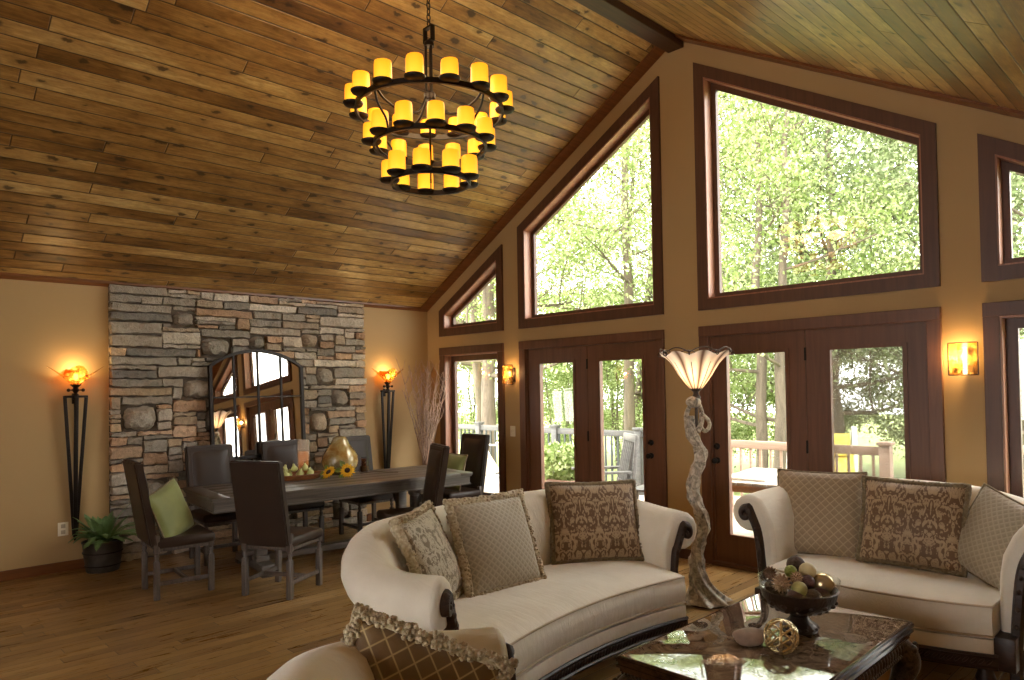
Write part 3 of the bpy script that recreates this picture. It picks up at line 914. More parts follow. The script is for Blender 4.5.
SOFA = make_seat('sofa', 'long beige curved sofa with rolled arms and dark carved trim, three cushions on it', 'sofa', (4.62, -2.83, 0), math.radians(92.5), 2.72, 1.02, .80, .93, .06, rc=.40, back_in=.31, arm_set=.27, seat_z=.455, bend=2.6)
LOVE = make_seat('loveseat', 'beige loveseat with rolled scroll arms backing onto the closed glass doors', 'sofa', (6.15, -.93, 0), 0.0, 1.90, .97, .885, .965, .13, rc=.34, back_in=.30, arm_set=.16, arch=.02)
ARM = make_seat('armchair', 'beige rolled-back armchair in the near corner, seen from behind, partly out of frame', 'armchair', (6.10, -4.645, 0), math.radians(149), 1.22, 1.0, .785, .87, .05, rc=.30, back_in=.31, arm_set=.21)

# ------------------------------------------------------------------ cushions
def frame_from(facing, lean, roll):
    """rotation whose local +Z is the cushion face (towards 'facing' azimuth, tipped up by lean), local +Y is up."""
    n = Vector((math.cos(facing) * math.cos(lean), math.sin(facing) * math.cos(lean), math.sin(lean)))
    up = Vector((0, 0, 1)); x = up.cross(n).normalized(); y = n.cross(x)
    Rm = Matrix((x, y, n)).transposed()
    return Rm @ Matrix.Rotation(roll, 3, 'Z')
def cushion_mesh(w, h, th, seed=0, N=22, sag=.05):
    rr = random.Random(seed); ph = [rr.uniform(0, 6.28) for _ in range(6)]
    def pos(u, v, sgn):
        uu = u * (1 - sag * (1 - v * v) ) ; vv = v * (1 - sag * (1 - u * u))
        k = max(0, (1 - abs(u) ** 2.4)) * max(0, (1 - abs(v) ** 2.4))
        z = th * (k ** .48)
        z *= 1 + .05 * math.sin(3 * u + ph[0]) + .05 * math.sin(4 * v + ph[1]) + .03 * math.sin(7 * u * v + ph[2])
        # small drag wrinkles from the corners
        z += .006 * math.sin(9 * (u + v) + ph[3]) * (abs(u) * abs(v)) * (1 - max(abs(u), abs(v)))
        return Vector((uu * w / 2, vv * h / 2, sgn * z))
    m = MB()
    for sgn in (1, -1):
        m.grid(lambda a, b: pos(-1 + 2 * a, -1 + 2 * b, sgn), N, N)
    return m, pos
def throw_pillow(label, c, facing, lean, roll, w, h, th, mat, trim, group=None, seed=1):
    Rm = frame_from(math.radians(facing), math.radians(lean), math.radians(roll))
    root = thing('throw_pillow', label, 'throw pillow', c, rot=Rm.to_euler(), group=group)
    m, pos = cushion_mesh(w, h, th, seed)
    m.build('pillow_cover', M[mat], root, 80)
    rr = random.Random(seed + 50)
    edge = []
    K = 40
    for side in range(4):
        for i in range(K):
            t = -1 + 2 * i / K
            u, v = ((t, -1), (1, t), (-t, 1), (-1, -t))[side]
            edge.append(pos(u, v, 1))
    if trim == 'cord':
        m = MB().tube(edge, .008, 6, closed=True)
        m.build('piping', M['cord_fabric'], root, 60)
    else:
        m = MB(); r = .017 if trim == 'brush' else .027
        m.tube([p * 1.012 for p in edge], [r * (.85 + .3 * rr.random()) for _ in edge], 8, closed=True)
        n = 260 if trim == 'brush' else 620
        for i in range(n):
            q = edge[rr.randrange(len(edge))]; nx = edge[(edge.index(q) + 1) % len(edge)]
            p = q.lerp(nx, rr.random()) * 1.012
            a = rr.uniform(0, 6.28); out = Vector((p.x, p.y, 0)).normalized()
            d = (out * math.cos(a) + Vector((0, 0, 1)) * math.sin(a))
            s = r * rr.uniform(.3, .5)
            m.ell(p + d * r * .85, (s, s, s * 1.2), 6, 4)
        m.build('fringe', M['fringe_fabric' if trim != 'brush' else 'cord_fabric'], root, 80)
    return root

throw_pillow('narrow-looking silvery damask cushion in the left corner of the long sofa', (4.56, -3.46, .715), 30, 24, 2, .48, .52, .085, 'damask_silver', 'ropefringe', seed=3)
throw_pillow('taupe diamond-quilted cushion with rope fringe in the middle of the long sofa', (4.57, -2.97, .715), -4, 22, 0, .56, .56, .09, 'quilt_silver', 'ropefringe', seed=4)
throw_pillow('gold damask cushion with thin dark cord against the right end of the long sofa', (4.59, -2.06, .72), -32, 20, -1, .64, .54, .085, 'damask_gold', 'brush', seed=5)
throw_pillow('plain taupe lattice cushion with thin cord at the left end of the loveseat', (5.645, -.87, .74), -82, 17, 1, .60, .60, .085, 'quilt_taupe', 'cord', seed=6)
throw_pillow('brown and gold damask cushion with brush fringe in the middle of the loveseat', (6.245, -.90, .745), -86, 17, -1, .60, .54, .085, 'damask_gold', 'brush', seed=7)
throw_pillow('grey-beige quilted cushion tipped over at the right end of the loveseat', (6.74, -.93, .70), -110, 24, -20, .58, .52, .085, 'quilt_silver', 'cord', seed=8)

# big fringed cushion lying against the armchair's left arm
P1 = Vector((5.70, -4.625, .925)); P2 = Vector((6.01, -4.246, .725))
ex = (P2 - P1).normalized(); vd = Vector((.20, -.12, -1)); vd = (vd - ex * vd.dot(ex)).normalized()
nz = ex.cross(-vd).normalized()
Rm = Matrix((ex, -vd, nz)).transposed()
w_ = (P2 - P1).length
cc = (P1 + P2) / 2 + vd * .24
def arm_pillow():
    root = thing('throw_pillow', 'bronze net-patterned cushion with thick shaggy fringe propped in the armchair', 'throw pillow', cc, rot=Rm.to_euler())
    m, pos = cushion_mesh(w_, .48, .07, 11)
    m.build('pillow_cover', M['quilt_bronze'], root, 80)
    rr = random.Random(77); m = MB(); edge = []
    K = 40
    for side in range(4):
        for i in range(K):
            t = -1 + 2 * i / K
            u, v = ((t, -1), (1, t), (-t, 1), (-1, -t))[side]
            edge.append(pos(u, v, 1))
    m.tube(edge, .022, 8, closed=True)
    for i in range(1500):
        k = rr.randrange(len(edge)); p = edge[k].lerp(edge[(k + 1) % len(edge)], rr.random())
        out = Vector((p.x, p.y, 0)).normalized(); a = rr.uniform(0, 6.28)
        d = out * math.cos(a) + Vector((0, 0, 1)) * math.sin(a)
        s = rr.uniform(.006, .011)
        m.ell(p + d * rr.uniform(.018, .034), (s, s, s * 1.3), 6, 4)
    m.build('fringe', M['fringe_fabric'], root, 80)
arm_pillow()
# ================================================================== DINING
def make_chair(label):
    """faces local -Y... seat front at y=-.25, back at y=+.22"""
    t = thing('dining_chair', label, 'dining chair')
    sw = .475
    # seat: thick leather pad
    m = MB().box((0, -.015, .445), (sw, .47, .085), None, .03, 3)
    m.build('seat', M['leather'], t, 60)
    # backrest, slightly raked
    rake = .12; zb, zt = .40, 1.11
    def slab(x0, x1, z0, z1, y0, y1, bev=.012):
        bm = bmesh.new(); bmesh.ops.create_cube(bm, size=1, matrix=Matrix.Translation(((x0 + x1) / 2, (y0 + y1) / 2, (z0 + z1) / 2)) @ Matrix.Diagonal((x1 - x0, y1 - y0, z1 - z0, 1)))
        bmesh.ops.bevel(bm, geom=list(bm.edges), offset=bev, segments=2, affect='EDGES')
        for v in bm.verts:
            q = max(0, (v.co.z - zb) / (zt - zb)); v.co.y += rake * q
        m = MB(); m.frombm(bm); return m
    b = slab(-.235, .235, zb + .03, zt, .185, .25)
    back = b.build('backrest', M['leather'], t, 40)
    # padded front panel inset in the frame
    def pf(u, v):
        x = lerp(-.185, .185, u); z = lerp(.52, 1.06, v)
        k = (1 - abs(2 * u - 1) ** 4) * (1 - abs(2 * v - 1) ** 6)
        return Vector((x, .187 - .030 * k ** .5 + rake * (z - zb) / (zt - zb), z))
    MB().grid(pf, 12, 14).build('back_panel', M['leather'], back, 60)
    ns = MB()
    for k in range(24):
        for sx in (-1, 1):
            z = lerp(.52, 1.06, k / 23); ns.ell((sx * .192, .183 + rake * (z - zb) / (zt - zb), z), .004, 6, 4)
    for k in range(18):
        z = 1.067; ns.ell((lerp(-.185, .185, k / 17), .183 + rake * (z - zb) / (zt - zb), z), .004, 6, 4)
    ns.build('nailhead_trim', M['bronze'], back, 60)
    # legs: square blocks with a turned neck
    def leg(x, y, top, w=.044):
        m = MB()
        m.box((x, y, .155), (w, w, .31), None, .004)
        m.lathe([(w * .42, .31), (w * .30, .325), (w * .46, .345), (w * .46, .352), (w * .32, .365), (w * .42, .378)], 12, (x, y, 0))
        m.box((x, y, (.375 + top) / 2), (w, w, top - .375), None, .004)
        return m
    for sx in (-1, 1):
        leg(sx * .205, -.215, .43).build('leg', M['chair_wood'], t, 40)
        leg(sx * .213, .205, .52).build('leg', M['chair_wood'], t, 40)
    for sx in (-1, 1):
        MB().box((sx * .209, -.005, .125), (.022, .38, .034), None, .003).build('stretcher', M['chair_wood'], t, 30)
    MB().box((0, -.03, .125), (.40, .022, .034), None, .003).build('stretcher', M['chair_wood'], t, 30)
    MB().box((0, -.01, .395), (.44, .42, .03), None, .004).build('seat_rail', M['chair_wood'], t, 30)
    return t
CHG = 'leather chairs around the dining table'
spots = [   # x, y, facing azimuth (deg), label
    (1.46, -3.775, 85, 'leather dining chair in profile at the near table end holding a green pillow'),
    (2.145, -3.165, 118, 'leather dining chair with its plain back turned to us, nearest to the sofa'),
    (.60, -3.07, -3, 'leather dining chair facing us on the stone-wall side, at the left of the row'),
    (.60, -2.275, -3, 'leather dining chair on the stone-wall side, right below the arched mirror'),
    (.70, -1.44, -3, 'leather dining chair on the stone-wall side, mostly behind the big golden pear'),
    (2.13, -1.89, 249, 'leather dining chair seen edge-on at the far right side of the table'),
    (1.34, -.66, -91, 'leather dining chair at the far table end in front of the tall narrow window'),
]
ch0 = None
for x, y, az, lb in spots:
    if ch0 is None: c = ch0 = make_chair(lb)
    else: c = copy_tree(ch0)
    c['label'] = lb; c['group'] = CHG
    c.location = (x, y, 0); c.rotation_euler = (0, 0, math.radians(az + 90))

# table
TB = thing('dining_table', 'long grey-brown wooden trestle dining table in front of the stone wall', 'dining table', (1.355, -2.20, 0), math.radians(-5.9))
L, W_ = 2.66, .985
m = MB()
for i in range(5):
    x = lerp(-W_ / 2 + .0985, W_ / 2 - .0985, i / 4)
    m.box((x, 0, .746), (W_ / 5 - .002, L - .30, .028), None, .002)
for s in (-1, 1): m.box((0, s * (L / 2 - .074), .746), (W_, .148, .028), None, .003)
m.build('tabletop', M['table_wood'], TB, 30)
m = MB()
def skirt(inx, z0, z1, th=.03):
    a, b = W_ / 2 - inx, L / 2 - inx
    A = [(-a, -b), (a, -b), (a, b), (-a, b)]; a -= th; b -= th; B = [(-a, -b), (a, -b), (a, b), (-a, b)]
    m.ringprism([(p[0], p[1], z0) for p in A], [(p[0], p[1], z0) for p in B], (0, 0, z1 - z0))
skirt(.008, .716, .732); skirt(.022, .645, .716); skirt(.012, .632, .645)
m.build('apron', M['table_wood'], TB, 30)
for s in (-1, 1):
    y = s * .82
    m = MB()
    m.box((0, y, .60), (.74, .13, .06), None, .01)
    for dx in (-.16, .16):
        m.box((dx, y, .34), (.085, .10, .48), None, .006)
        m.box((dx, y, .56), (.12, .12, .05), None, .01); m.box((dx, y, .13), (.12, .12, .05), None, .01)
    for sx in (-1, 1):
        m.bar((sx * .22, y, .42), (sx * .33, y, .585), .07, .05, (0, 1, 0), .006)
    m.build('pedestal', M['table_wood'], TB, 30)
    m = MB().box((0, y, .07), (.78, .13, .075), None, .012)
    for sx in (-1, 1): m.box((sx * .35, y, .02), (.10, .14, .04), None, .01)
    m.build('foot', M['table_wood'], TB, 30)
MB().box((0, 0, .10), (.12, 1.64, .06), None, .006).build('stretcher', M['table_wood'], TB, 30)

# green pillows
throw_pillow('light green tufted pillow leaning in the profile chair at the near table end', (1.49, -3.83, .665), 40, 16, 14, .46, .46, .07, 'green_fabric', 'cord', group='green pillows', seed=21)
throw_pillow('green pillow on the far chair in front of the tall narrow window', (1.32, -.70, .70), -88, 16, -2, .46, .42, .07, 'green_fabric', 'cord', group='green pillows', seed=22)

ZTAB = .761
# tray with pears
TR = (1.0, -2.47)
o = thing('wooden_tray', 'oval wooden tray full of small pears on the dining table', 'tray', (TR[0], TR[1], ZTAB), math.radians(82))
MB().lathe([(.0, .004), (.19, .004), (.20, .0), (.215, .012), (.235, .048), (.242, .05), (.236, .056), (.224, .050), (.20, .018), (.0, .016)], 40).build('tray_body', M['tray_wood'], o, 40)
o.scale = (1.25, .74, 1)
def pear_prof(r, h, n=14):
    P = []
    for i in range(n + 1):
        t = i / n
        rr = math.sin(PI * min(1, t * 1.0) ** .85)
        bell = (.62 + .38 * math.cos(PI * max(0, (t - .22) / .78))) if t > .22 else 1.0
        q = math.sqrt(max(0, 1 - ((t - .30) / .30) ** 2)) if t < .30 else lerp(.34, 1, (1 + math.cos(PI * min(1, (t - .30) / .58))) / 2) * (1 if t < .9 else math.sqrt(max(0, 1 - ((t - .9) / .1) ** 2)))
        P.append((r * q, h * t))
    return P
rr = random.Random(5)
base = [(-.19, -.05), (-.11, .05), (-.05, -.05), (.02, .05), (.08, -.04), (.15, .05), (.20, -.04)]
k = 0
for i, (dy, dx) in enumerate(base + [(-.12, 0), (.0, 0), (.12, .0)]):
    up = i >= len(base)
    lb = 'small pale green pear in the wooden tray'
    p = thing('pear', lb, 'pear', (TR[0] + dx, TR[1] + dy, ZTAB + (.075 if up else .022)), group='pears in the tray',
              rot=(rr.uniform(-.3, .3), rr.uniform(-.3, .3), rr.uniform(0, 6)))
    MB().lathe(pear_prof(.036, .085), 14).build('fruit', M['pear_skin'], p, 60)
    MB().tube([(0, 0, .083), (.004, 0, .10), (.012, 0, .115)], .0028, 5).build('stem', M['stem'], p, 60)
# hurricane candle
o = thing('hurricane_candle', 'pillar candle in a tall frosted glass cylinder behind the pear tray', 'candle', (.665, -2.20, ZTAB))
MB().lathe([(.0, .0), (.064, .0), (.066, .004), (.066, .37), (.062, .37), (.062, .008), (.0, .008)], 24).build('glass_cylinder', M['frosted_glass'], o, 40)
MB().lathe([(.0, .008), (.050, .008), (.051, .235), (.044, .242), (.0, .232)], 20).build('pillar_candle', M['warm_wax'], o, 40)
# big pear sculpture
o = thing('pear_vase', 'large golden glazed ceramic pear with a stem on the dining table', 'decorative pear', (.965, -1.93, ZTAB), .4)
MB().lathe([(.0, .006), (.10, .0), (.15, .025), (.185, .08), (.196, .135), (.187, .19), (.158, .245), (.122, .29), (.096, .325), (.082, .36), (.066, .388), (.035, .402), (.0, .405)], 36).build('pear_body', M['pear_glaze'], o, 60)
MB().tube([(0, 0, .395), (-.006, 0, .43), (-.02, .004, .475)], [.012, .009, .011], 8).build('stem', M['stem'], o, 60)
# sunflowers
def sunflower(lb, loc, tilt):
    o = thing('sunflower', lb, 'sunflower', loc, rot=tilt, group='sunflowers on the dining table')
    m = MB(); rr = random.Random(int(loc[0] * 1000))
    for ring_, (n, L_, zz, up) in enumerate(((17, .068, .0, .12), (14, .058, .006, .28))):
        for i in range(n):
            a = 2 * PI * (i + .5 * ring_) / n + rr.uniform(-.08, .08); d = Vector((math.cos(a), math.sin(a), 0)); s = Vector((-d.y, d.x, 0))
            Lk = L_ * rr.uniform(.85, 1.1); u = up + rr.uniform(-.1, .1)
            p = lambda r, w, dz=0: d * (.02 + r * Lk) + s * w + Vector((0, 0, zz + r * Lk * u - .35 * r * r * Lk * .5 + dz))
            m.add([p(0, -.006), p(0, .006), p(.5, .012), p(.5, -.012), p(.5, 0, .003), p(1, 0), p(0, 0, .002)],
                  [(0, 6, 4, 3), (6, 1, 2, 4), (3, 4, 5), (4, 2, 5)])
    m.build('petals', M['sun_petal'], o, 0, fix=False)
    MB().ell((0, 0, .004), (.032, .032, .013), 16, 8).build('seed_head', M['sun_heart'], o, 60)
    lf = MB()
    for a in (2.2, 3.1, 4.0):
        d = Vector((math.cos(a), math.sin(a), 0)); s = Vector((-d.y, d.x, 0))
        lf.add([d * .03, d * .09 + s * .03 + Vector((0, 0, .006)), d * .15 + Vector((0, 0, -.006)), d * .09 - s * .03 + Vector((0, 0, .006))], [(0, 1, 2, 3)])
    lf.build('leaves', M['green_leaf'], o, 0, fix=False)
sunflower('sunflower head facing us beside the foot of the golden pear', (1.28, -2.03, ZTAB + .066), (math.radians(62), 0, math.radians(52)))
sunflower('sunflower head turned partly away beside the pear tray, left one of the two', (1.24, -2.22, ZTAB + .062), (math.radians(48), math.radians(-12), math.radians(24)))
# jar candle with wire holder
o = thing('jar_candle', 'small dark amber jar candle in a wire holder at the far end of the table', 'candle', (1.01, -1.66, ZTAB))
MB().lathe([(.0, .002), (.042, .002), (.044, .008), (.044, .062), (.040, .066), (.0, .064)], 20).build('jar', M['amber_jar'], o, 40)
MB().lathe([(.0, .066), (.030, .066), (.034, .09), (.030, .118), (.036, .14), (.033, .14), (.027, .118), (.030, .09), (.0, .07)], 18).build('glass_top', M['amber_glass'], o, 40)
m = MB()
for a in (0, 2.1, 4.2):
    d = Vector((math.cos(a), math.sin(a), 0)); m.tube(catmull([d * .05, d * .053 + Vector((0, 0, .08)), d * .042 + Vector((0, 0, .155))], 5), .003, 5)
m.torus((0, 0, .155), .042, .003, 20, 5)
m.build('wire_holder', M['iron'], o, 60)
o = thing('twig_spray', 'thin trailing twig lying on the table beside the jar candle', 'twig')
MB().tube(catmull([(1.14, -1.79, ZTAB + .004), (1.20, -1.66, ZTAB + .012), (1.30, -1.55, ZTAB + .006), (1.38, -1.47, ZTAB + .004)], 4), .004, 5).build('stem', M['stem'], o, 60)

# mirror: arched, three uprights and one crossbar
MY0, MY1, MZ0, MZs, MZt = -3.005, -1.935, .93, 1.94, 2.125
mx = .118
o = thing('arched_mirror', 'arched window-pane mirror in a dark frame hung on the stone wall', 'mirror', (mx + .01, 0, MZt), rot=(0, math.radians(-3.6), 0))
MB.post = lambda p: p - Vector((0, 0, MZt))
def arch(inx, n=18):
    y0, y1 = MY0 + inx, MY1 - inx; zs, ztp = MZs - inx * .3, MZt - inx
    P = [(0, y0, MZ0 + inx), (0, y1, MZ0 + inx)]
    hw = (y1 - y0) / 2; rise = ztp - zs; Rr = (hw * hw + rise * rise) / (2 * rise); cy = (y0 + y1) / 2; cz = ztp - Rr
    a0 = math.asin(hw / Rr)
    for i in range(n + 1):
        a = lerp(a0, -a0, i / n); P.append((0, cy + Rr * math.sin(a), cz + Rr * math.cos(a)))
    return P
MB().ringprism([(-.022, p[1], p[2]) for p in arch(0)], [(-.022, p[1], p[2]) for p in arch(.032)], (.05, 0, 0)).build('mirror_frame', M['iron'], o, 30)
MB().prism([(-.01, p[1], p[2]) for p in arch(.02)], (.014, 0, 0)).build('mirror_glass', M['mirror'], o, 0)
m = MB()
def toparch(y):
    P = arch(.02); cy = (MY0 + MY1) / 2; hw = (MY1 - MY0) / 2 - .02; rise = MZt - MZs - .014; Rr = (hw * hw + rise * rise) / (2 * rise)
    return MZt - .02 - Rr + math.sqrt(max(0, Rr * Rr - (y - cy) ** 2))
for y in (-2.738, -2.47, -2.202): m.box((.012, y, (MZ0 + toparch(y)) / 2), (.018, .018, toparch(y) - MZ0 - .02))
for z in (1.60,): m.box((.012, (MY0 + MY1) / 2, z), (.014, MY1 - MY0 - .04, .013))
m.build('glazing_bars', M['iron'], o, 0)
MB.post = None

# tall torch sconces
def torch(lb, y):
    o = thing('torch_sconce', lb, 'wall sconce', (.0, y, 0), group='tall torch sconces')
    m = MB()
    m.box((.008, 0, 1.62), (.014, .03, .10), None, .004)
    m.box((.04, 0, 1.62), (.07, .02, .02), None, .004)
    m.build('wall_bracket', M['iron'], o, 30)
    m = MB(); X = .085
    zt, zb = 1.635, .335
    for dy in (-.088, .088): m.bar((X, dy, zt), (X * .45, dy * .10, zb), .030, .016, (1, 0, 0), .003)
    m.bar((X + .03, 0, zt), (X * .45 + .004, 0, zb - .02), .036, .02, (1, 0, 0), .003)
    m.box((X, 0, zt + .004), (.05, .20, .022), None, .006)
    m.ell((X * .45, 0, zb - .03), (.012, .012, .03), 10, 6)
    m.build('tapered_frame', M['iron'], o, 30)
    m = MB().lathe([(.018, 1.645), (.03, 1.655), (.014, 1.672), (.034, 1.70), (.020, 1.722), (.042, 1.742), (.05, 1.752), (.0, 1.755)], 16, (X, 0, 0))
    for dy in (-.06, .06): m.ell((X + .01, dy, 1.70), .017, 10, 6)
    m.bar((X + .01, -.06, 1.70), (X + .01, .06, 1.70), .012, .012)
    m.build('finial_cup', M['iron'], o, 40)
    def sh(u, v):   # folded handkerchief shade
        a = 2 * PI * u; r = lerp(.035, .15, v ** 1.25) * (1 + .26 * v * math.cos(4 * a)) 
        z = 1.75 + .135 * v + .045 * v * v * math.cos(4 * a + .0)
        return Vector((X + .012 + r * .62 * math.cos(a), r * 1.28 * math.sin(a), z))
    g = MB(); g.grid(sh, 40, 9, cu=True); g.build('glass_shade', M['amber_glass'], o, 60)
    MB().ell((X + .012, 0, 1.825), (.022, .022, .032), 12, 8).build('bulb', M['bulb'], o, 60)
    return o
torch('tall torch wall sconce above the potted fern, left of the stone wall', -4.215)
torch('tall torch wall sconce right of the stone wall, beside the bare branches', -.715)

# fern in a metal pot
o = thing('potted_fern', 'green fern in a dark ribbed metal pot on the floor by the stone wall', 'potted plant', (.235, -4.03, 0))
m = MB().lathe([(.0, .0), (.135, .0), (.14, .01), (.155, .12), (.157, .125), (.157, .135), (.158, .14), (.17, .265), (.178, .275), (.172, .283), (.155, .27), (.15, .25), (.0, .25)], 30)
m.build('pot', M['pot_metal'], o, 35)
m = MB().torus((0, 0, .06), .150, .006, 30, 6); m.torus((0, 0, .18), .165, .006, 30, 6); m.build('pot_band', M['iron'], o, 60)
rr = random.Random(9); m = MB()
for i in range(46):
    a = rr.uniform(0, 2 * PI); L_ = rr.uniform(.26, .42); up = rr.uniform(.75, 1.35) if i > 16 else rr.uniform(1.2, 1.5)
    d = Vector((math.cos(a), math.sin(a), 0)); s = Vector((-d.y, d.x, 0)); n = 26; pts = []
    for k in range(n + 1):
        t = k / n; th = up - t * rr.uniform(1.2, 1.5) * (1.1 if i > 16 else .6)
        if k == 0: p = Vector((0, 0, .26)) + d * .05
        else: p = pts[-1] + (d * math.cos(th) + Vector((0, 0, 1)) * math.sin(th)) * (L_ / n)
        if p.x < -.195: p.x = -.195
        if p.y > .02 and p.x < -.11: p.x = -.11
        if p.y < -.12 and p.x < -.14: p.x = -.14
        if p.z < .03: p.z = .03
        pts.append(p)
    m.tube(pts, .0022, 4)
    for k in range(2, n):
        t = k / n; ll = .046 * math.sin(PI * min(1, t * .92 + .1)) ** .7
        tg = (pts[k + 1] - pts[k]).normalized()
        for sg in (-1, 1):
            q = pts[k]; e = q + s * sg * ll + tg * ll * .35 - Vector((0, 0, ll * .18)); w = tg * .0062
            if e.x < -.2: e.x = -.2
            if e.y > .02 and e.x < -.115: e.x = -.115
            if e.y < -.12 and e.x < -.145: e.x = -.145
            m.add([q - w, q + w, (q + e) / 2 + w * 1.1, e, (q + e) / 2 - w * .9], [(0, 1, 2, 3, 4)])
fo = m.build('fronds', M['fern_leaf'], o, 0, fix=False)

# bare branches in a floor vase
o = thing('branch_arrangement', 'tall bare pinkish branches standing in the corner by the narrow window', 'branches', (.40, -.36, 0))
MB().lathe([(.0, .0), (.10, .0), (.11, .02), (.13, .2), (.10, .42), (.07, .52), (.085, .58), (.075, .58), (.06, .52), (.0, .5)], 24).build('floor_vase', M['dark_bronze'], o, 50)
rr = random.Random(13); m = MB()
for i in range(26):
    a = rr.uniform(0, 2 * PI); sp = rr.uniform(.08, .34) if i > 6 else .44
    H = rr.uniform(1.35, 2.12); p = Vector((rr.uniform(-.03, .03), rr.uniform(-.03, .03), .5)); pts = [p.copy()]
    dx, dy = math.cos(a) * sp, math.sin(a) * sp
    n = 9
    for k in range(1, n + 1):
        t = k / n; w = .022
        q = Vector((dx * t ** 1.3 * .9 + rr.uniform(-w, w), dy * t ** 1.3 * .9 + rr.uniform(-w, w), lerp(.5, H, t)))
        q.x = max(q.x, -.37); q.y = min(q.y, .32); pts.append(q)
    m.tube(catmull(pts, 2), [lerp(.0095, .003, j / (2 * n)) for j in range(2 * n + 1)], 5)
    for k in range(3, n):
        for _ in range(2 if k > 4 else 1):
            b = rr.uniform(0, 2 * PI); ll = rr.uniform(.06, .20)
            e = pts[k] + Vector((math.cos(b) * ll * .55, math.sin(b) * ll * .55, ll)); mid = (pts[k] + e) / 2 + Vector((rr.uniform(-.015, .015), rr.uniform(-.015, .015), -.01))
            e.x = max(e.x, -.38); e.y = min(e.y, .33)
            m.tube([pts[k], mid, e], [.0042, .0032, .002], 4)
m.build('bare_branches', M['twig'], o, 60)
# ================================================================== CHANDELIER
CHX, CHY = 4.01, -3.0
o = thing('chandelier', 'three-tier round iron chandelier with glowing amber candle shades hung from the ridge', 'chandelier', (CHX, CHY, 0))
ZT_, ZM_, ZL_ = 3.512, 3.278, 3.037
tiers = ((ZT_, .487, 15, -10), (ZM_, .372, 12, 5.4), (ZL_, .258, 9, -12))
view = -37.7
for z, Rr, n, ph in tiers:
    MB().torus((0, 0, z), Rr, .02, 72, sq=(.016, .034)).build('ring', M['iron'], o, 35)
    for k in range(n):
        a = math.radians(view + ph + 360 * k / n)
        c = Vector(((Rr + .014) * math.cos(a), (Rr + .014) * math.sin(a), z - .012))
        MB().lathe([(.0, .004), (.034, .004), (.058, .012), (.066, .024), (.067, .030), (.060, .030), (.0, .022)], 20, c).build('candle_cup', M['iron'], o, 40)
        rq = random.Random(k * 7 + n); tl = rq.uniform(-.02, .02); ta = rq.uniform(0, 6.28); hh = .146 + rq.uniform(-.008, .012)
        cm = MB(); cm.lathe([(.0, .022), (.053, .022), (.055, .05), (.054, hh - .02), (.051, hh - .004), (.042, hh), (.030, hh - .008), (.0, hh - .016)], 20, c)
        cm.v = [(x, y, zz + (tl * 4 * ((x - c.x) * math.cos(ta) + (y - c.y) * math.sin(ta)) if zz - c.z > .1 else 0)) for x, y, zz in cm.v]
        cm.build('candle', M['candle_glow'], o, 50)
m = MB()
for a in (0, 2.09, 4.19): m.tube([(.022 * math.cos(a), .022 * math.sin(a), 3.60), (.022 * math.cos(a), .022 * math.sin(a), 3.96)], .009, 8)
m.lathe([(.0, 3.585), (.03, 3.585), (.04, 3.60), (.04, 3.63), (.03, 3.64), (.0, 3.64)], 20)
m.lathe([(.0, 3.95), (.034, 3.95), (.036, 3.965), (.03, 3.98), (.0, 3.98)], 20)
m.tube([(0, 0, 3.60), (0, 0, 3.03)], .006, 8)
m.build('stem', M['iron'], o, 40)
m = MB()
for s in (-1, 1): m.box((s * .040, 0, 4.03), (.012, .03, .10), Matrix.Rotation(.8, 3, 'Z') if 0 else None)
m.box((0, 0, 4.078), (.092, .03, .012)); m.box((0, 0, 3.985), (.092, .03, .012))
m.build('hanger_bracket', M['iron'], o, 30)
m = MB()
for k in range(4):
    a = math.radians(view + 45 + 90 * k); d = Vector((math.cos(a), math.sin(a), 0)); Z = Vector((0, 0, 1))
    m.tube(catmull([d * .035 + Z * 3.60, d * .10 + Z * 3.49, d * .24 + Z * 3.44, d * .40 + Z * 3.475, d * .482 + Z * 3.55], 5), .008, 7)
    m.tube(catmull([d * .482 + Z * 3.55, d * .455 + Z * 3.44, d * .39 + Z * 3.36, d * .372 + Z * 3.30], 5), .0075, 7)
    b = math.radians(view + 90 * k); d = Vector((math.cos(b), math.sin(b), 0))
    m.tube(catmull([d * .368 + Z * 3.30, d * .33 + Z * 3.24, d * .268 + Z * 3.18, d * .256 + Z * 3.05], 5), .0075, 7)
    m.tube([Z * 3.06, d * .12 + Z * 3.052, d * .256 + Z * 3.045], .005, 6) if k % 2 == 0 else None
m.build('curved_arm', M['iron'], o, 60)
m = MB(); zc = 4.085; k = 0
while zc < 4.84:
    Mx = Matrix.Rotation(PI / 2 * (k % 2), 3, 'Z') @ Matrix.Rotation(PI / 2, 3, 'X')
    pts = [Vector((.013 * math.cos(q), .026 * math.sin(q), 0)) for q in [2 * PI * i / 14 for i in range(14)]]
    m.tube([Mx @ p + Vector((0, 0, zc + .022)) for p in pts], .0042, 6, closed=True)
    zc += .040; k += 1
m.build('chain', M['iron'], o, 60)
MB().lathe([(.0, 4.835), (.02, 4.84), (.06, 4.862), (.066, 4.895), (.0, 4.895)], 24).build('ceiling_canopy', M['iron'], o, 40)

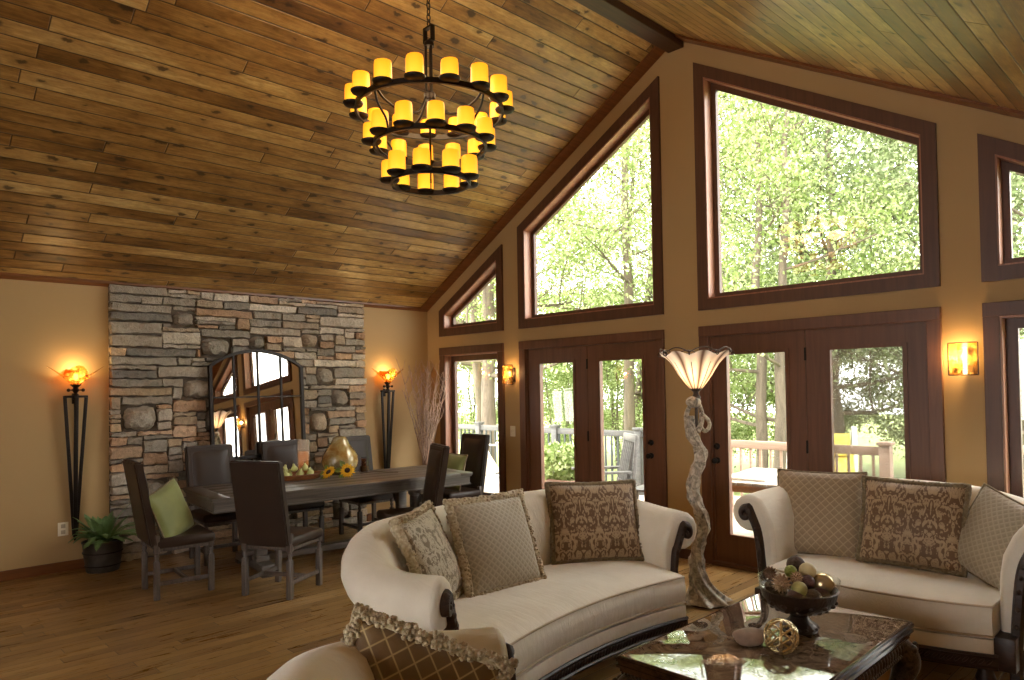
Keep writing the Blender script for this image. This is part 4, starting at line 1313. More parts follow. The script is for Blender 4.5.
# ================================================================== FLOOR LAMP
o = thing('floor_lamp', 'tall carved silvery floor lamp with a flared glass shade between the sofas', 'floor lamp', (4.84, -1.13, 0))
IR = Vector((.695, .72, 0))
colpts = [(.0, 703, .146), (.02, 703, .146), (.05, 702, .118), (.10, 699.5, .088), (.16, 697, .066), (.24, 695, .054), (.33, 694, .046), (.42, 696, .040), (.50, 699, .040), (.60, 701.5, .044), (.70, 698.5, .042), (.78, 694, .042), (.86, 692, .043), (.94, 693, .042), (1.02, 697, .041), (1.10, 700.5, .042), (1.17, 699.5, .040), (1.24, 694.5, .039), (1.31, 691, .037), (1.37, 690, .032), (1.42, 691, .026)]
pz = catmull([Vector(((q[1] - 697) / 131, q[2], q[0])) for q in colpts], 8)
def colf(u, v):
    p = pz[min(len(pz) - 1, int(round(v * (len(pz) - 1))))]; a = 2 * PI * u; z = p.z
    sw = ((2 * a / (2 * PI)) + z * 8.5) % 1.0; kk = sstep((z - .12) / .15)
    lob = (.07 + .11 * (1 - kk)) * math.cos(7 * a + 24 * z) + .05 * math.cos(15 * a + 50 * z) + kk * .26 * (abs(sw - .35) / .65 - .4)
    r = p.y * 1.12 * (1 + lob)
    if z < .016: r = p.y
    c = IR * p.x
    return Vector((c.x + r * math.cos(a), c.y + r * math.sin(a), max(z, 0)))
MB().grid(colf, 84, len(pz), cu=True).build('carved_column', M['carved_silver'], o, 60)
MB().lathe([(.0, .0), (.15, .0), (.152, .008), (.145, .014), (.0, .014)], 40, tuple(IR * (6 / 131))).build('base', M['dark_bronze'], o, 40)
m = MB()
for sg, ph in ((1, 0.0), (-1, 0.9)):
    pts = []
    for i in range(15):
        t = i / 14; z = lerp(1.30, 1.545, t); q = -.048 * sg * math.sin(PI * t) + (-.05 * (1 - t) if sg > 0 else -.0)
        pts.append(IR * (q - .0) + Vector((.62, -.60, 0)) * (.03 * math.cos(PI * t * 1.3 + ph)) + Vector((0, 0, z)))
    m.tube(catmull(pts, 2), [lerp(.024, .015, j / 28) for j in range(29)], 8)
m.tube(catmull([IR * .03 + Vector((0, 0, 1.44)), IR * .085 + Vector((0, 0, 1.39)), IR * .098 + Vector((0, 0, 1.34)), IR * .06 + Vector((0, 0, 1.30)), IR * .02 + Vector((0, 0, 1.36))], 5), .015, 8)
m.ell((-.015, -.015, 1.525), (.058, .058, .045), 14, 8)
m.build('carved_knot', M['carved_silver'], o, 60)
m = MB().tube([(0, 0, 1.18), (0, 0, 1.56)], .012, 8)
m.lathe([(.026, 1.54), (.036, 1.56), (.02, 1.585), (.02, 1.60), (.045, 1.622), (.05, 1.632), (.0, 1.632)], 20)
m.build('shade_socket', M['dark_bronze'], o, 40)
shp = catmull([Vector(q) for q in ((.046, 1.625, 0), (.070, 1.655, 0), (.118, 1.722, 0), (.150, 1.775, 0), (.186, 1.83, 0), (.228, 1.875, 0), (.262, 1.90, 0))], 4)
def shf(u, v):
    p = shp[int(round(v * (len(shp) - 1)))]; a = 2 * PI * u
    w = v ** 2; r = p.x * (1 + .035 * w * math.cos(8 * a)); z = p.y + .014 * w * math.cos(8 * a) - .004 * w
    return Vector((r * math.cos(a), r * math.sin(a), z))
MB().grid(shf, 96, len(shp), cu=True).build('lamp_shade', M['alabaster'], o, 70)
m = MB()
for k in range(8):
    a0 = 2 * PI * (k - .5) / 8; a1 = 2 * PI * (k + .5) / 8; pts = []
    for i in range(9):
        t = i / 8; a = lerp(a0, a1, t); r = .262; z = 1.895 + .038 * math.sin(PI * t)
        pts.append(Vector((r * math.cos(a), r * math.sin(a), z)))
    m.tube(pts, .0045, 6)
    d = Vector((math.cos(a0), math.sin(a0), 0))
    m.torus(d * .268 + Vector((0, 0, 1.892)), .016, .004, 14, 6, Matrix.Rotation(a0, 3, 'Z') @ Matrix.Rotation(PI / 2, 3, 'X'))
    m.tube([d * q.x + Vector((0, 0, q.y)) for q in shp], .0035, 5)
m.build('shade_cage', M['bronze'], o, 60)
MB().ell((0, 0, 1.74), (.03, .03, .04), 12, 8).build('bulb', M['bulb'], o, 60)

# ================================================================== SMALL SQUARE SCONCES
def square_sconce(lb, x):
    o = thing('square_sconce', lb, 'wall sconce', (x, 0, 1.81), group='small square sconces')
    MB().box((0, -.006, 0), (.10, .012, .17), None, .004).build('back_plate', M['bronze'], o, 30)
    m = MB().box((0, -.045, -.075), (.012, .08, .012)); m.lathe([(.0, -.085), (.022, -.085), (.028, -.06), (.018, -.035), (.0, -.035)], 14, (0, -.052, 0))
    for s in (-1, 1): m.box((s * .055, -.075, -.07), (.014, .03, .014), None, .002)
    m.box((0, -.07, -.085), (.13, .016, .03), None, .003)
    m.build('bracket', M['dark_bronze'], o, 30)
    g = MB(); n = 10
    A = []
    for i in range(n + 1):
        q = lerp(-.092, .092, i / n); A.append((q, -.088 - .022 * (1 - (q / .092) ** 2)))
    rows = [[Vector((p[0], p[1], z)) for p in A] + [Vector((p[0], p[1] + .006, z)) for p in reversed(A)] for z in (-.115, .115)]
    g.loft(rows); g.build('glass_plate', M['sconce_glass'], o, 40)
    m = MB()
    for z in (-.115, .115): m.tube([Vector((p[0], p[1] + .002, z)) for p in A], .0045, 6)
    for s in (0, -1): m.tube([Vector((A[s][0], A[s][1], z)) for z in (-.115, .115)], .0045, 6)
    m.build('glass_rim', M['bronze'], o, 40)
    MB().ell((0, -.052, .012), (.017, .017, .03), 12, 8).build('bulb', M['bulb'], o, 60)
t = NT('sconce_glass'); f = t.noise(t.obj(), 30., 3.)
tp = t.n('BsdfTransparent', {0: S(250, 226, 180)}); gl = t.n('BsdfGlossy', {0: (1, 1, 1, 1), 1: .12}); tr = t.n('BsdfTranslucent', {0: S(240, 200, 130)})
m1 = t.n('MixShader', {0: t.math('MULTIPLY', t.step(f, .4, .65), .5)}); t.set(m1.inputs[1], tp.outputs[0]); t.set(m1.inputs[2], tr.outputs[0])
m2 = t.n('MixShader', {0: .10}); t.set(m2.inputs[1], m1.outputs[0]); t.set(m2.inputs[2], gl.outputs[0]); t.t.links.new(m2.outputs[0], t.out.inputs[0]); M['sconce_glass'] = t.m
square_sconce('small square glass wall sconce between the narrow window and the first glass doors', 1.664)
square_sconce('small square glass wall sconce right of the second glass doors, above the loveseat', 6.362)

# ================================================================== COFFEE TABLE
CX0, CX1, CY0, CY1, CTZ = 5.775, 6.575, -3.37, -1.995, .46
o = thing('coffee_table', 'low carved coffee table with a polished dark marble top', 'coffee table', ((CX0 + CX1) / 2, (CY0 + CY1) / 2, 0))
hx, hy = (CX1 - CX0) / 2, (CY1 - CY0) / 2
MB().box((0, 0, CTZ - .011), (2 * hx - .034, 2 * hy - .034, .022), None, .003).build('marble_top', M['marble'], o, 30)
m = MB()
def rr_(inx0, inx1, z0, z1):
    a, b = hx - inx0, hy - inx0; A = [(-a, -b), (a, -b), (a, b), (-a, b)]; a, b = hx - inx1, hy - inx1; B = [(-a, -b), (a, -b), (a, b), (-a, b)]
    m.ringprism([(p[0], p[1], z0) for p in A], [(p[0], p[1], z0) for p in B], (0, 0, z1 - z0))
rr_(.006, .018, CTZ - .012, CTZ - .002); rr_(.0, .03, CTZ - .026, CTZ - .012); rr_(.008, .04, CTZ - .040, CTZ - .026); rr_(.002, .05, CTZ - .052, CTZ - .040); rr_(.014, .06, CTZ - .07, CTZ - .052)
m.build('edge_moulding', M['polished_walnut'], o, 20) if 'polished_walnut' in M else None
m = MB()
a, b = hx - .03, hy - .03
z0, z1 = CTZ - .15, CTZ - .07
A = [(-a, -b), (a, -b), (a, b), (-a, b)]; a2, b2 = a - .03, b - .03; B = [(-a2, -b2), (a2, -b2), (a2, b2), (-a2, b2)]
m.ringprism([(p[0], p[1], z0) for p in A], [(p[0], p[1], z0) for p in B], (0, 0, z1 - z0))
def beads(z, rad, step, ins, sc=(1, 1, 1)):
    a, b = hx - ins, hy - ins
    for i in range(int(2 * a / step) + 1):
        x = -a + 2 * a * i / int(2 * a / step)
        for s in (-1, 1): m.ell((x, s * b, z), (rad * sc[0], rad * sc[1], rad * sc[2]), 8, 5)
    for i in range(int(2 * b / step) + 1):
        y = -b + 2 * b * i / int(2 * b / step)
        for s in (-1, 1): m.ell((s * a, y, z), (rad * sc[1], rad * sc[0], rad * sc[2]), 8, 5)
beads(CTZ - .078, .0075, .018, .022); beads(CTZ - .118, .016, .036, .028, (1.0, .7, 1.7)); beads(CTZ - .150, .011, .024, .028, (1, 1, 1))
m.build('carved_apron', M['carved_bronze'], o, 50) if 'carved_bronze' in M else None
for sx in (-1, 1):
    for sy in (-1, 1):
        m = MB(); d = Vector((sx, sy, 0)).normalized(); s_ = Vector((-d.y, d.x, 0)); base = Vector((sx * (hx - .075), sy * (hy - .075), 0))
        prof = [(.0, .345, .062), (.05, .30, .068), (.062, .25, .064), (.04, .19, .052), (.012, .13, .042), (.0, .08, .038), (.02, .045, .045), (.04, .02, .05), (.03, .0, .045)]
        cp = catmull([Vector(q) for q in prof], 4)
        m.tube([base + d * q.x + Vector((0, 0, q.y)) for q in cp], [q.z for q in cp], 12)
        for sg in (-1, 1):    # acanthus scrolls down the knee
            for k in range(6):
                t = k / 5; m.ell(base + d * (.075 - .05 * t) + s_ * sg * (.04 - .012 * t) + Vector((0, 0, .335 - .16 * t)), (.024 - .007 * t,) * 3, 10, 6)
        for k in range(5):
            t = k / 4; m.ell(base + d * (.108 - .055 * t) + Vector((0, 0, .335 - .20 * t)), (.018, .018, .026), 8, 6)
        m.build('leg', M['carved_bronze'], o, 50)
MB().box((0, 0, .085), (2 * hx - .22, 2 * hy - .22, .03), None, .006).build('lower_shelf', M['carved_wood'], o, 30)

# things on the coffee table
BX, BY = 6.218, -2.495
o = thing('pedestal_bowl', 'dark footed bowl filled with decorative balls on the coffee table', 'bowl', (BX, BY, CTZ))
BS = 1.22
BWL = MB().lathe([(a_, b_ * BS) for a_, b_ in ((.0, .0), (.082, .0), (.088, .010), (.080, .022), (.068, .030), (.050, .042), (.040, .056), (.046, .066), (.066, .072), (.112, .082), (.150, .104), (.170, .132), (.178, .160), (.182, .164), (.175, .168), (.162, .140), (.13, .110), (.08, .095), (.0, .09))], 40)
m = BWL
for k in range(16):
    a = 2 * PI * k / 16; d = Vector((math.cos(a), math.sin(a), 0))
    for (r, z, s) in ((.160, .118, .016), (.128, .094, .014), (.082, .016, .011)): m.ell(d * r + Vector((0, 0, z * BS)), (s, s, s * .7), 8, 5)
m.build('bowl_body', M['dark_bronze'], o, 50)
MB().lathe([(.178, .198), (.184, .215), (.187, .235), (.188, .25), (.185, .25), (.184, .235), (.181, .215), (.175, .198)], 40).build('glass_rim', M['clear_glass'], o, 40)
balls = [
    ('ornament_ball', 'large shiny gold and silver ball at the right of the bowl', (6.310, -2.430, .683), .053, 'ball_gold'),
    ('ornament_ball', 'small olive-yellow ball at the front of the bowl', (6.256, -2.571, .676), .038, 'ball_olive'),
    ('ornament_ball', 'pale cream ball on top of the heap in the bowl', (6.246, -2.453, .739), .041, 'ball_cream'),
    ('ornament_ball', 'dark brown rough ball at the back on top of the bowl', (6.169, -2.410, .748), .045, 'ball_dark'),
    ('ornament_ball', 'small moss green ball in the middle of the bowl', (6.196, -2.525, .742), .030, 'ball_green'),
    ('ornament_ball', 'dull plum-coloured ball between the cream and gold balls', (6.267, -2.503, .70), .034, 'ball_plum'),
    ('ornament_ball', 'tiny dark ball at the left edge of the bowl', (6.123, -2.593, .672), .027, 'ball_dark')]
for nm, lb, c, r, mt in balls:
    q = thing(nm, lb, 'decorative ball', c, group='decorative balls in the bowl')
    w = (lambda p: 1 + .03 * math.sin(9 * p.x + 4 * p.y) * math.sin(8 * p.z)) if mt in ('ball_dark', 'ball_green', 'ball_plum') else None
    MB().ell((0, 0, 0), r, 24, 16, wob=w).build('ball', M[mt], q, 60)
for i in range(8):
    a = i * PI / 4 + .3; q = thing('ornament_ball', 'dark pod low in the bowl, mostly buried under the other balls', 'decorative ball', (BX + .10 * math.cos(a), BY + .10 * math.sin(a), CTZ + .178), group='buried pods in the bowl')
    MB().ell((0, 0, 0), .043, 14, 10).build('ball', M['ball_dark' if i % 2 else 'ball_plum'], q, 60)
for lb, c, r, mt, f in (('spiky tan seed-pod ball at the front left of the bowl', (6.190, -2.611, .698), .05, 'cone_tan', 1.0), ('small brown pinecone at the left of the bowl', (6.090, -2.520, .712), .037, 'cone_brown', 1.2), ('tan dried flower head in the centre of the bowl', (6.232, -2.545, .722), .034, 'cone_tan', .7)):
    q = thing('pinecone', lb, 'pinecone', c, rot=(.5, -.4, .3), group='dried pods in the bowl')
    m = MB().ell((0, 0, 0), r * .62, 12, 8); n = 70
    for i in range(n):
        z = 1 - 2 * (i + .5) / n; a = i * 2.39996; s = math.sqrt(1 - z * z); d = Vector((s * math.cos(a), s * math.sin(a), z * f)).normalized()
        u = d.orthogonal().normalized(); v = d.cross(u); b = d * r * .5; e = d * r + Vector((0, 0, r * .12))
        w_ = r * .17
        m.add([b + u * w_, b + v * w_, b - u * w_, b - v * w_, e], [(0, 1, 4), (1, 2, 4), (2, 3, 4), (3, 0, 4)])
    m.build('scales', M[mt], q, 0)
q = thing('ring_orb', 'openwork golden sphere of interlaced rings on the marble table', 'ornament', (6.300, -2.862, CTZ + .080))
rr = random.Random(3); m = MB()
for i in range(10):
    m.torus((0, 0, 0),   .074 - .0014 * (i % 3), .0052, 36, 6, Euler((rr.uniform(0, 3), rr.uniform(0, 3), rr.uniform(0, 3))).to_matrix())
m.build('rings', M['gold_metal'], q, 60)
q = thing('river_stone', 'smooth pinkish stone lying on the marble table left of the golden orb', 'stone', (6.135, -2.842, CTZ + .034), .7)
MB().ell((0, 0, 0), (.086, .058, .036), 26, 16, wob=lambda p: .9 / (abs(p.x) ** 3 + abs(p.y) ** 3 + abs(p.z) ** 3) ** .25 + .10 * math.sin(3.1 * p.x + 1.2) + .07 * math.sin(4 * p.y + 2 * p.z) + .05 * math.sin(7 * p.x * p.y)).build('stone', M['rock'], q, 60)
q = thing('power_cord', 'thin black cord lying on the floor under the front of the long sofa', 'cord', (0, 0, 0))
MB().tube(catmull([(4.62, -1.9, .006), (4.80, -2.05, .006), (4.86, -2.22, .006), (4.78, -2.36, .006), (4.62, -2.30, .006), (4.5, -2.5, .006)], 6), .005, 6).build('cord', M['black_iron'], q, 60)

# ================================================================== OUTSIDE
DK = -.03
st(MB().box((2.6, 2.05, DK - .02), (14.0, 3.8, .04)), 'ground_deck', M['deck_wood'])
st(MB().box((0, 30, -1.45), (120, 70, .1)), 'ground_lawn', M['lawn'])

def rail(lb, pts, mat_rail, mat_bal, post_mat, posts, group='deck railings'):
    o = thing('deck_railing', lb, 'railing', (0, 0, 0), group=group)
    for a, b in zip(pts[:-1], pts[1:]):
        a = Vector(a); b = Vector(b)
        MB().bar(a + Vector((0, 0, .90)), b + Vector((0, 0, .90)), .045, .10, bevel=.006).build('top_rail', mat_rail, o, 30)
        MB().bar(a + Vector((0, 0, .06)), b + Vector((0, 0, .06)), .05, .05).build('bottom_rail', mat_rail, o, 30)
        L_ = (b - a).length; n = int(L_ / .125)
        for i in range(1, n):
            p = a.lerp(b, i / n); MB().box((p.x, p.y, .47), (.026, .026, .82)).build('baluster', mat_bal, o, 30)
    for p in posts:
        MB().box((p[0], p[1], .47), (.11, .11, 1.0), None, .004).box((p[0], p[1], .985), (.15, .15, .04), None, .01).build('post', post_mat, o, 30)
rail('dark deck railing seen through the first glass doors and the narrow window', [(-3.6, 3.15, 0), (2.55, 3.15, 0)], M['rail_dark'], M['rail_iron'], M['rail_dark'], [(-2.55, 3.15), (-.55, 3.15), (1.2, 3.15), (2.55, 3.15)])
rail('pale wooden deck railing with a capped post seen through the second glass doors', [(2.55, 2.35, 0), (5.03, 2.35, 0)], M['rail_wood'], M['rail_wood'], M['rail_wood'], [(2.55, 2.35), (5.03, 2.35)])
rail('pale wooden railing beyond the capped post, running to the right', [(5.25, 3.3, 0), (8.5, 3.3, 0)], M['rail_wood'], M['rail_wood'], M['rail_wood'], [(8.5, 3.3)])

# outdoor table
q = thing('patio_table', 'pale topped wooden patio table on the deck behind the right-hand glass doors', 'table', (4.42, .98, DK), math.radians(8))
m = MB()
for i in range(6): m.box((lerp(-.36, .36, i / 5), 0, .735), (.135, 1.3, .03), None, .004)
m.build('tabletop', M['deck_wood'], q, 30)
MB().box((0, 0, .685), (.74, 1.18, .07), None, .004).build('apron', M['teak_brown'], q, 30)
for sx in (-1, 1):
    for sy in (-1, 1): MB().box((sx * .34, sy * .56, .33), (.07, .07, .66), None, .004).build('leg', M['teak_brown'], q, 30)
for k, (x, y, a) in enumerate(((4.36, .62, .1), (4.50, .98, -.2))):
    q = thing('place_mat', ('white folded place mat at the near end of the patio table', 'white place mat in the middle of the patio table')[k], 'place mat', (x, y, DK + .7515), a)
    MB().box((0, 0, .012), (.40, .28, .024), None, .006).build('mat', M['white_cloth'], q, 40)
def slat_chair(name, lb, cat, loc, rz, mat, rocker=False, group=None):
    q = thing(name, lb, cat, loc, rz, group)
    rk = .20
    B = lambda z: .24 + rk * (z - .42)
    for sx in (-1, 1):
        MB().bar((sx * .27, B(.0) + .1, .02), (sx * .27, B(1.08), 1.08), .045, .035, (1, 0, 0), .004).build('leg', mat, q, 30)
        MB().box((sx * .27, -.24, .32), (.045, .045, .62), None, .004).build('leg', mat, q, 30)
        MB().box((sx * .28, -.02, .645), (.085, .62, .03), None, .006).build('armrest', mat, q, 30)
        if rocker:
            pts = [Vector((sx * .27, -.45 + .95 * i / 12, .015 + .10 * ((i - 5) / 7) ** 2)) for i in range(13)]
            MB().tube(pts, .022, 8).build('rocker', mat, q, 40)
    m = MB()
    for i in range(6): m.box((0, lerp(-.25, .2, i / 5), .42 - .02 * i / 5), (.50, .07, .022), None, .003)
    m.build('seat', mat, q, 30)
    m = MB()
    for z, h in ((1.04, .10), (.50, .05)): m.box((0, B(z), z), (.54, .028, h), None, .005)
    for i in range(6):
        x = lerp(-.2, .2, i / 5); m.bar((x, B(.50), .50), (x, B(1.0), 1.0), .045, .016, (1, 0, 0))
    m.build('backrest', mat, q, 30)
    return q
slat_chair('patio_chair', 'pale slatted armchair at the far side of the patio table', 'chair', (4.14, 1.96, DK), math.radians(-12), M['deck_wood'])
slat_chair('rocking_chair', 'weathered grey slatted rocking chair on the deck behind the first glass doors', 'rocking chair', (2.20, 1.00, DK), math.radians(-38), M['teak_grey'], True)
q = thing('side_table', 'small low slatted table beside the grey rocking chair', 'side table', (3.08, 1.0, DK), .2)
m = MB()
for i in range(5): m.box((lerp(-.24, .24, i / 4), 0, .50), (.115, .56, .024), None, .004)
m.build('tabletop', M['teak_grey'], q, 30)
for sx in (-1, 1):
    for sy in (-1, 1): MB().bar((sx * .28, sy * .25, .0), (sx * .22, sy * .22, .49), .045, .045, (0, 1, 0)).build('leg', M['teak_grey'], q, 30)
q = thing('blue_cup', 'turquoise dish on the small deck table', 'dish', (3.10, 1.08, DK + .512))
MB().lathe([(.0, .0), (.05, .0), (.075, .03), (.08, .05), (.074, .05), (.06, .02), (.0, .012)], 20).build('dish', M['turquoise'], q, 40)
# planter + shrub
def leaf_cloud(n, fn, size, rr, asp=.55):
    P = np.array([fn() for _ in range(n)]); N = len(P)
    g = np.random.default_rng(rr)
    a = g.normal(size=(N, 3)); a /= np.linalg.norm(a, axis=1)[:, None]
    b = np.cross(a, g.normal(size=(N, 3))); b /= np.linalg.norm(b, axis=1)[:, None]
    s = size * g.uniform(.6, 1.25, size=(N, 1))
    c = np.cross(a, b)
    V = np.stack([P - a * s * .5, P + b * s * asp * .5 + c * s * .06, P + a * s * .5, P - b * s * asp * .5 + c * s * .06], 1).reshape(-1, 3)
    return V
def leaf_mesh(name, V, mat):
    N = len(V) // 4; me = bpy.data.meshes.new(name)
    me.vertices.add(len(V)); me.vertices.foreach_set('co', V.astype(np.float32).ravel())
    me.loops.add(len(V)); me.loops.foreach_set('vertex_index', np.arange(len(V), dtype=np.int32))
    me.polygons.add(N); me.polygons.foreach_set('loop_start', np.arange(0, len(V), 4, dtype=np.int32))
    me.update(calc_edges=True); me.validate(); me.materials.append(mat)
    return me
def leaf_obj(name, me, parent):
    q = bpy.data.objects.new(name, me); COL.objects.link(q); q.parent = parent; return q
q = thing('planter_shrub', 'leafy pale green shrub in a brown planter box on the deck', 'potted plant', (.80, 1.80, DK))
m = MB(); w0, w1 = .30, .36
m.prism([(-w0, -.2, 0), (w0, -.2, 0), (w0, .2, 0), (-w0, .2, 0)], (0, 0, .001))
m.loft([[Vector((-w, -w * .6, z)), Vector((w, -w * .6, z)), Vector((w, w * .6, z)), Vector((-w, w * .6, z))] for w, z in ((w0, 0), (w1, .30), (w1 + .02, .30), (w1 + .02, .36), (w1 - .02, .36), (w1 - .02, .32))])
m.build('planter_box', M['planter'], q, 30)
rr = random.Random(4)
def ballpt():
    a = Vector((rr.gauss(0, 1), rr.gauss(0, 1), rr.gauss(0, 1))).normalized() * (rr.random() ** .35)
    return (a.x * .46, a.y * .36, .58 + a.z * .30)
leaf_obj('foliage', leaf_mesh('foliage', leaf_cloud(1500, ballpt, .085, 5, .7), M['leaf']), q)
q = thing('outdoor_ottoman', 'low rounded beige ottoman on the deck in front of the planter', 'ottoman', (1.40, .72, DK))
MB().lathe([(.0, .0), (.30, .0), (.33, .03), (.35, .2), (.345, .30), (.30, .345), (.15, .36), (.0, .362)], 28).build('cushion_body', M['outdoor_cushion'], q, 60)
# things behind the narrow window
q = thing('folding_frame', 'folded white metal lounger frame leaning on the deck behind the narrow window', 'lounger frame', (.05, .95, DK), math.radians(20))
m = MB()
for dx in (0, .42):
    m.tube(catmull([(dx, 0, .03), (dx + .16, .02, .42), (dx - .02, .05, .86), (dx - .26, .08, .88)], 5), .014, 7)
    m.tube([(dx - .04, .03, .02), (dx + .16, .02, .42)], .012, 7)
for z, x in ((.42, .16), (.86, -.02)): m.tube([(x, .03, z), (x + .42, .03, z)], .012, 7)
m.build('metal_frame', M['white_plastic'], q, 60)
MB().bar((-.2, .08, .86), (.13, .03, .45), .40, .012).build('sling', M['outdoor_cushion'], q, 30)
q = thing('storage_box', 'small white box on the deck below the folded lounger', 'box', (-.55, 1.05, DK), .3)
MB().box((0, 0, .16), (.42, .30, .32), None, .02).build('box_body', M['white_plastic'], q, 40)
MB().box((0, 0, .335), (.45, .33, .04), None, .012).build('lid', M['white_plastic'], q, 40)
# yellow play slide on the lawn
q = thing('play_slide', 'yellow and white plastic play slide on the lawn behind the pale railing', 'slide', (2.45, 7.5, -1.40), math.radians(25))
m = MB()
for sx in (-1, 1):
    m.prism([(sx * .32 - .04, -.35, 0), (sx * .32 - .04, .45, 0), (sx * .32 - .04, .30, 2.05), (sx * .32 - .04, -.10, 2.25), (sx * .32 - .04, -.22, 2.05)], (.08, 0, 0))
m.build('side_panel', M['white_plastic'], q, 30)
def slf(u, v):
    y = lerp(-.1, -2.2, v); z = lerp(1.75, .12, sstep(v) * .6 + v * .4); x = lerp(-.27, .27, u); return Vector((x, y, z + .16 * abs(2 * u - 1) ** 4))
MB().grid(slf, 9, 16).build('slide_bed', M['yellow_plastic'], q, 60)
m = MB()
for z in (.4, .8, 1.2, 1.6): m.box((0, .32, z), (.6, .10, .05), None, .01)
m.box((0, -.05, 1.75), (.6, .5, .05), None, .01); m.box((0, -.17, 1.95), (.5, .04, .35), None, .02)
m.build('ladder_step', M['yellow_plastic'], q, 30)
# neighbour's shed
q = thing('garden_shed', 'brown shed with a pale shingled roof far behind the upper corner window', 'shed', (-20.6, 12.3, -1.40), math.radians(40))
MB().box((0, 0, 2.6), (5, 4, 5.2)).build('shed_wall', M['siding'], q, 0)
m = MB().prism([(-2.8, -2.3, 5.1), (2.8, -2.3, 5.1), (0, -2.3, 6.9)], (0, 4.6, 0)); m.build('shed_roof', M['shingle'], q, 0)

# ------------------------------------------------------------------ trees
def tree_meshes(seed, H, cr, z0, nl, lsize, mat, lean=0.0, fork=1, tr=.16):
    """trunk mesh + leaf mesh of one tree; crown starts at z0."""
    rr = random.Random(seed); tips = []; m = MB()
    def branch(p, d, L_, r, depth):
        pts = [p]; n = 5
        for k in range(n):
            d = (d + Vector((rr.uniform(-.22, .22), rr.uniform(-.22, .22), rr.uniform(-.05, .16)))).normalized()
            pts.append(pts[-1] + d * (L_ / n))
        m.tube(pts, [lerp(r, r * .45, i / n) for i in range(n + 1)], 6 if depth < 2 else 4)
        if depth >= 3:
            tips.append(pts[-1]); tips.append(pts[3]); return
        if depth >= 1: tips.append(pts[-1])
        for k in range(3 if depth == 0 else 3):
            q = pts[2 + k] if 2 + k <= n else pts[n]
            a = rr.uniform(0, 2 * PI); side = Vector((math.cos(a), math.sin(a), rr.uniform(-.1, .5))).normalized()
            branch(q, (d * .55 + side * .8).normalized(), L_ * rr.uniform(.5, .72), r * .5, depth + 1)
    for f in range(fork):
        a = rr.uniform(0, 6.28); off = Vector((math.cos(a), math.sin(a), 0)) * (.0 if fork == 1 else .25)
        ln = Vector((rr.uniform(-1, 1) * lean, rr.uniform(-1, 1) * lean, 0)); pts = []
        n = 12
        for k in range(n + 1):
            t = k / n; pts.append(off * (1 + 2 * t) + ln * t * H + Vector((rr.uniform(-.06, .06), rr.uniform(-.06, .06), t * H * .92)))
        m.tube(pts, [lerp(tr, tr * .2, k / n) for k in range(n + 1)], 9)
        nb = 15 // fork + 3
        for k in range(nb):
            t = lerp(z0 / H, .95, (k + rr.random()) / nb); q = pts[min(n, int(t * n))].lerp(pts[min(n, int(t * n) + 1)], (t * n) % 1)
            a = k * 2.4 + rr.uniform(-.5, .5); el = lerp(-.05, 1.0, (k / nb) ** 1.5)
            Lb = cr * (1 - .55 * max(0, (t - .4)) ) * rr.uniform(.5, .75)
            branch(q, Vector((math.cos(a) * math.cos(el), math.sin(a) * math.cos(el), math.sin(el))), Lb, tr * .34 * (1.15 - t), 1)
    g = np.random.default_rng(seed); T = np.array([tuple(p) for p in tips])
    P = T[g.integers(0, len(T), nl)] + g.normal(size=(nl, 3)) * np.array([.34, .34, .24]) * (cr / 4.0)
    it = iter(P)
    V = leaf_cloud(nl, lambda: next(it), lsize, seed, .6)
    me = leaf_mesh('tree_leaves', V, mat)
    return m, me
KIN = []
for seed, H, cr, z0, nl, ls, mt, lean, fork, tr in ((1, 13.5, 4.6, 3.4, 30000, .10, 'leaf', .03, 1, .20), (2, 12.5, 4.4, 2.6, 30000, .10, 'leaf', .05, 2, .15), (3, 13.0, 5.0, 2.0, 36000, .115, 'leaf_cool', .03, 1, .2), (4, 15.0, 4.4, 4.0, 20000, .10, 'leaf', .03, 1, .17), (5, 7.0, 3.4, .6, 30000, .11, 'leaf', .04, 3, .07)):
    KIN.append(tree_meshes(seed, H, cr, z0, nl, ls, M[mt], lean, fork, tr))
KM = []
def place_tree(kind, x, y, s, rz, lb, group=None):
    q = thing('leafy_tree', lb, 'tree', (x, y, -1.42), rz, group)
    q.scale = (s, s, s)
    if len(KM) <= kind or KM[kind] is None:
        while len(KM) <= kind: KM.append(None)
        tk = KIN[kind][0].build('trunk', M['bark'], q, 50); KM[kind] = tk.data
    else:
        tk = bpy.data.objects.new('trunk', KM[kind]); COL.objects.link(tk); tk.parent = q
    leaf_obj('foliage', KIN[kind][1], q)
for k, x, y, s, rz, lb in (
    (0, -4.25, 4.85, 1.0, .3, 'tree with a thick straight trunk right behind the narrow left window'),
    (3, -2.7, 8.2, .95, 1.9, 'slender tree whose trunk shows in the right leaf of the first glass doors'),
    (1, 1.15, 7.4, .92, 2.6, 'twin-trunked tree behind the left leaf of the second glass doors'),
    (2, .6, 12.2, 1.0, .9, 'broad grey-green tree filling the right leaf of the second glass doors'),
    (2, 5.4, 11.0, .92, 4.0, 'grey-green tree at the right edge behind the last window')):
    place_tree(k, x, y, s, rz, lb)
TG = 'trees in the background beyond the lawn'
for k, x, y, s, rz in ((3, -8.5, 8.5, 1.05, .5), (1, -6.6, 13.0, 1.1, 1.0), (0, -1.0, 14.5, 1.1, 2.2), (2, -3.2, 19.0, 1.25, 3.0), (2, 3.4, 17.5, 1.2, 5.1), (0, -12.0, 13.5, 1.15, 4.4), (1, 7.2, 15.5, 1.1, .2), (3, -10.0, 22.0, 1.4, 1.4), (2, 1.0, 25.0, 1.4, 2.0), (0, 6.0, 24.0, 1.3, 3.3)):
    place_tree(k, x, y, s, rz, 'tall leafy tree in the wooded background beyond the lawn', TG)
BG = 'undergrowth bushes along the lawn edge'
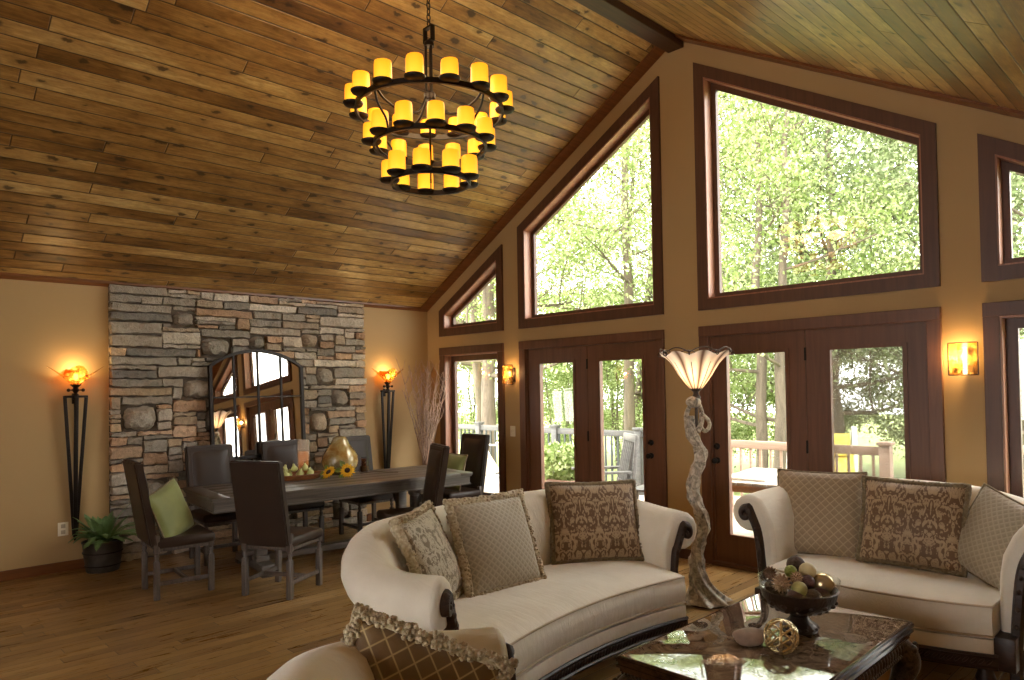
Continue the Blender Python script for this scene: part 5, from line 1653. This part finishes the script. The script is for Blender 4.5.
for i, (x, y, s) in enumerate(((-13, 18, 1.0), (-9, 16, .9), (-5.5, 17, .95), (-2.4, 16.5, .8), (.6, 18.5, .9), (3.2, 20, .9), (6.4, 18, .9), (-7.2, 10.6, .62), (-3.9, 12.2, .66), (-14, 13, .9), (9, 16, .9))):
    place_tree(4, x, y, s, i * 1.3, 'rounded green bush at the far edge of the lawn', BG)

# ================================================================== LIGHT + CAMERA
w = bpy.data.worlds.new('World'); SC.world = w; w.use_nodes = True
nt = w.node_tree; nt.nodes.clear()
bg = nt.nodes.new('ShaderNodeBackground'); ow = nt.nodes.new('ShaderNodeOutputWorld')
bg.inputs[0].default_value = (1.0, .985, .95, 1); bg.inputs[1].default_value = WORLD_STRENGTH
nt.links.new(bg.outputs[0], ow.inputs[0])
def light(name, typ, loc, energy, col, **kw):
    l = bpy.data.lights.new(name, typ); l.energy = energy; l.color = col
    for k, v in kw.items(): setattr(l, k, v)
    q = bpy.data.objects.new(name, l); COL.objects.link(q); q.location = loc; return q
s = light('sun', 'SUN', (0, 0, 20), SUN, (1, .95, .86), angle=math.radians(2))
s.rotation_euler = Vector((.60, .32, -.74)).to_track_quat('-Z', 'Y').to_euler()
WARM = (1, .62, .25)
for y in (-4.215, -.715): light('torch_lamp', 'POINT', (.105, y, 1.87), TORCH, WARM, shadow_soft_size=.03)
for x in (1.664, 6.344): light('sconce_lamp', 'POINT', (x, -.056, 1.83), SCON, WARM, shadow_soft_size=.02)
light('floor_lamp_bulb', 'POINT', (4.84, -1.13, 1.78), LAMP, (1, .72, .45), shadow_soft_size=.05)
for k in range(5):
    a = 2 * PI * k / 5; light('chandelier_lamp', 'POINT', (CHX + .30 * math.cos(a), CHY + .30 * math.sin(a), ZT_ + .11), CHAN, (1, .70, .36), shadow_soft_size=.12)
cam = bpy.data.cameras.new('camera'); co = bpy.data.objects.new('camera', cam); COL.objects.link(co); SC.camera = co
YAW, PIT, ROL = .803, .0192, -.0162
cyw, syw = math.cos(YAW), math.sin(YAW); cp, sp = math.cos(PIT), math.sin(PIT); cr, sr = math.cos(ROL), math.sin(ROL)
f = Vector((-syw * cp, cyw * cp, sp)); rgt = Vector((cyw, syw, 0)); up = Vector((syw * sp, -cyw * sp, cp))
r3 = rgt * cr + up * sr; u3 = up * cr - rgt * sr
Mx = Matrix((r3, u3, -f)).transposed().to_4x4(); Mx.translation = (7.7511, -5.8879, 1.6569)
co.matrix_world = Mx
cam.sensor_fit = 'HORIZONTAL'; cam.sensor_width = 36; cam.lens = 707.2973 * 36 / 1024
cam.shift_y = (374.02 - 340) / 1024; cam.clip_start = .05; cam.clip_end = 300
vs = SC.view_settings; SC.display_settings.display_device = 'sRGB'
vs.view_transform = 'Standard'; vs.look = 'None'; vs.exposure = EXPO; vs.gamma = 1; vs.use_curve_mapping = False
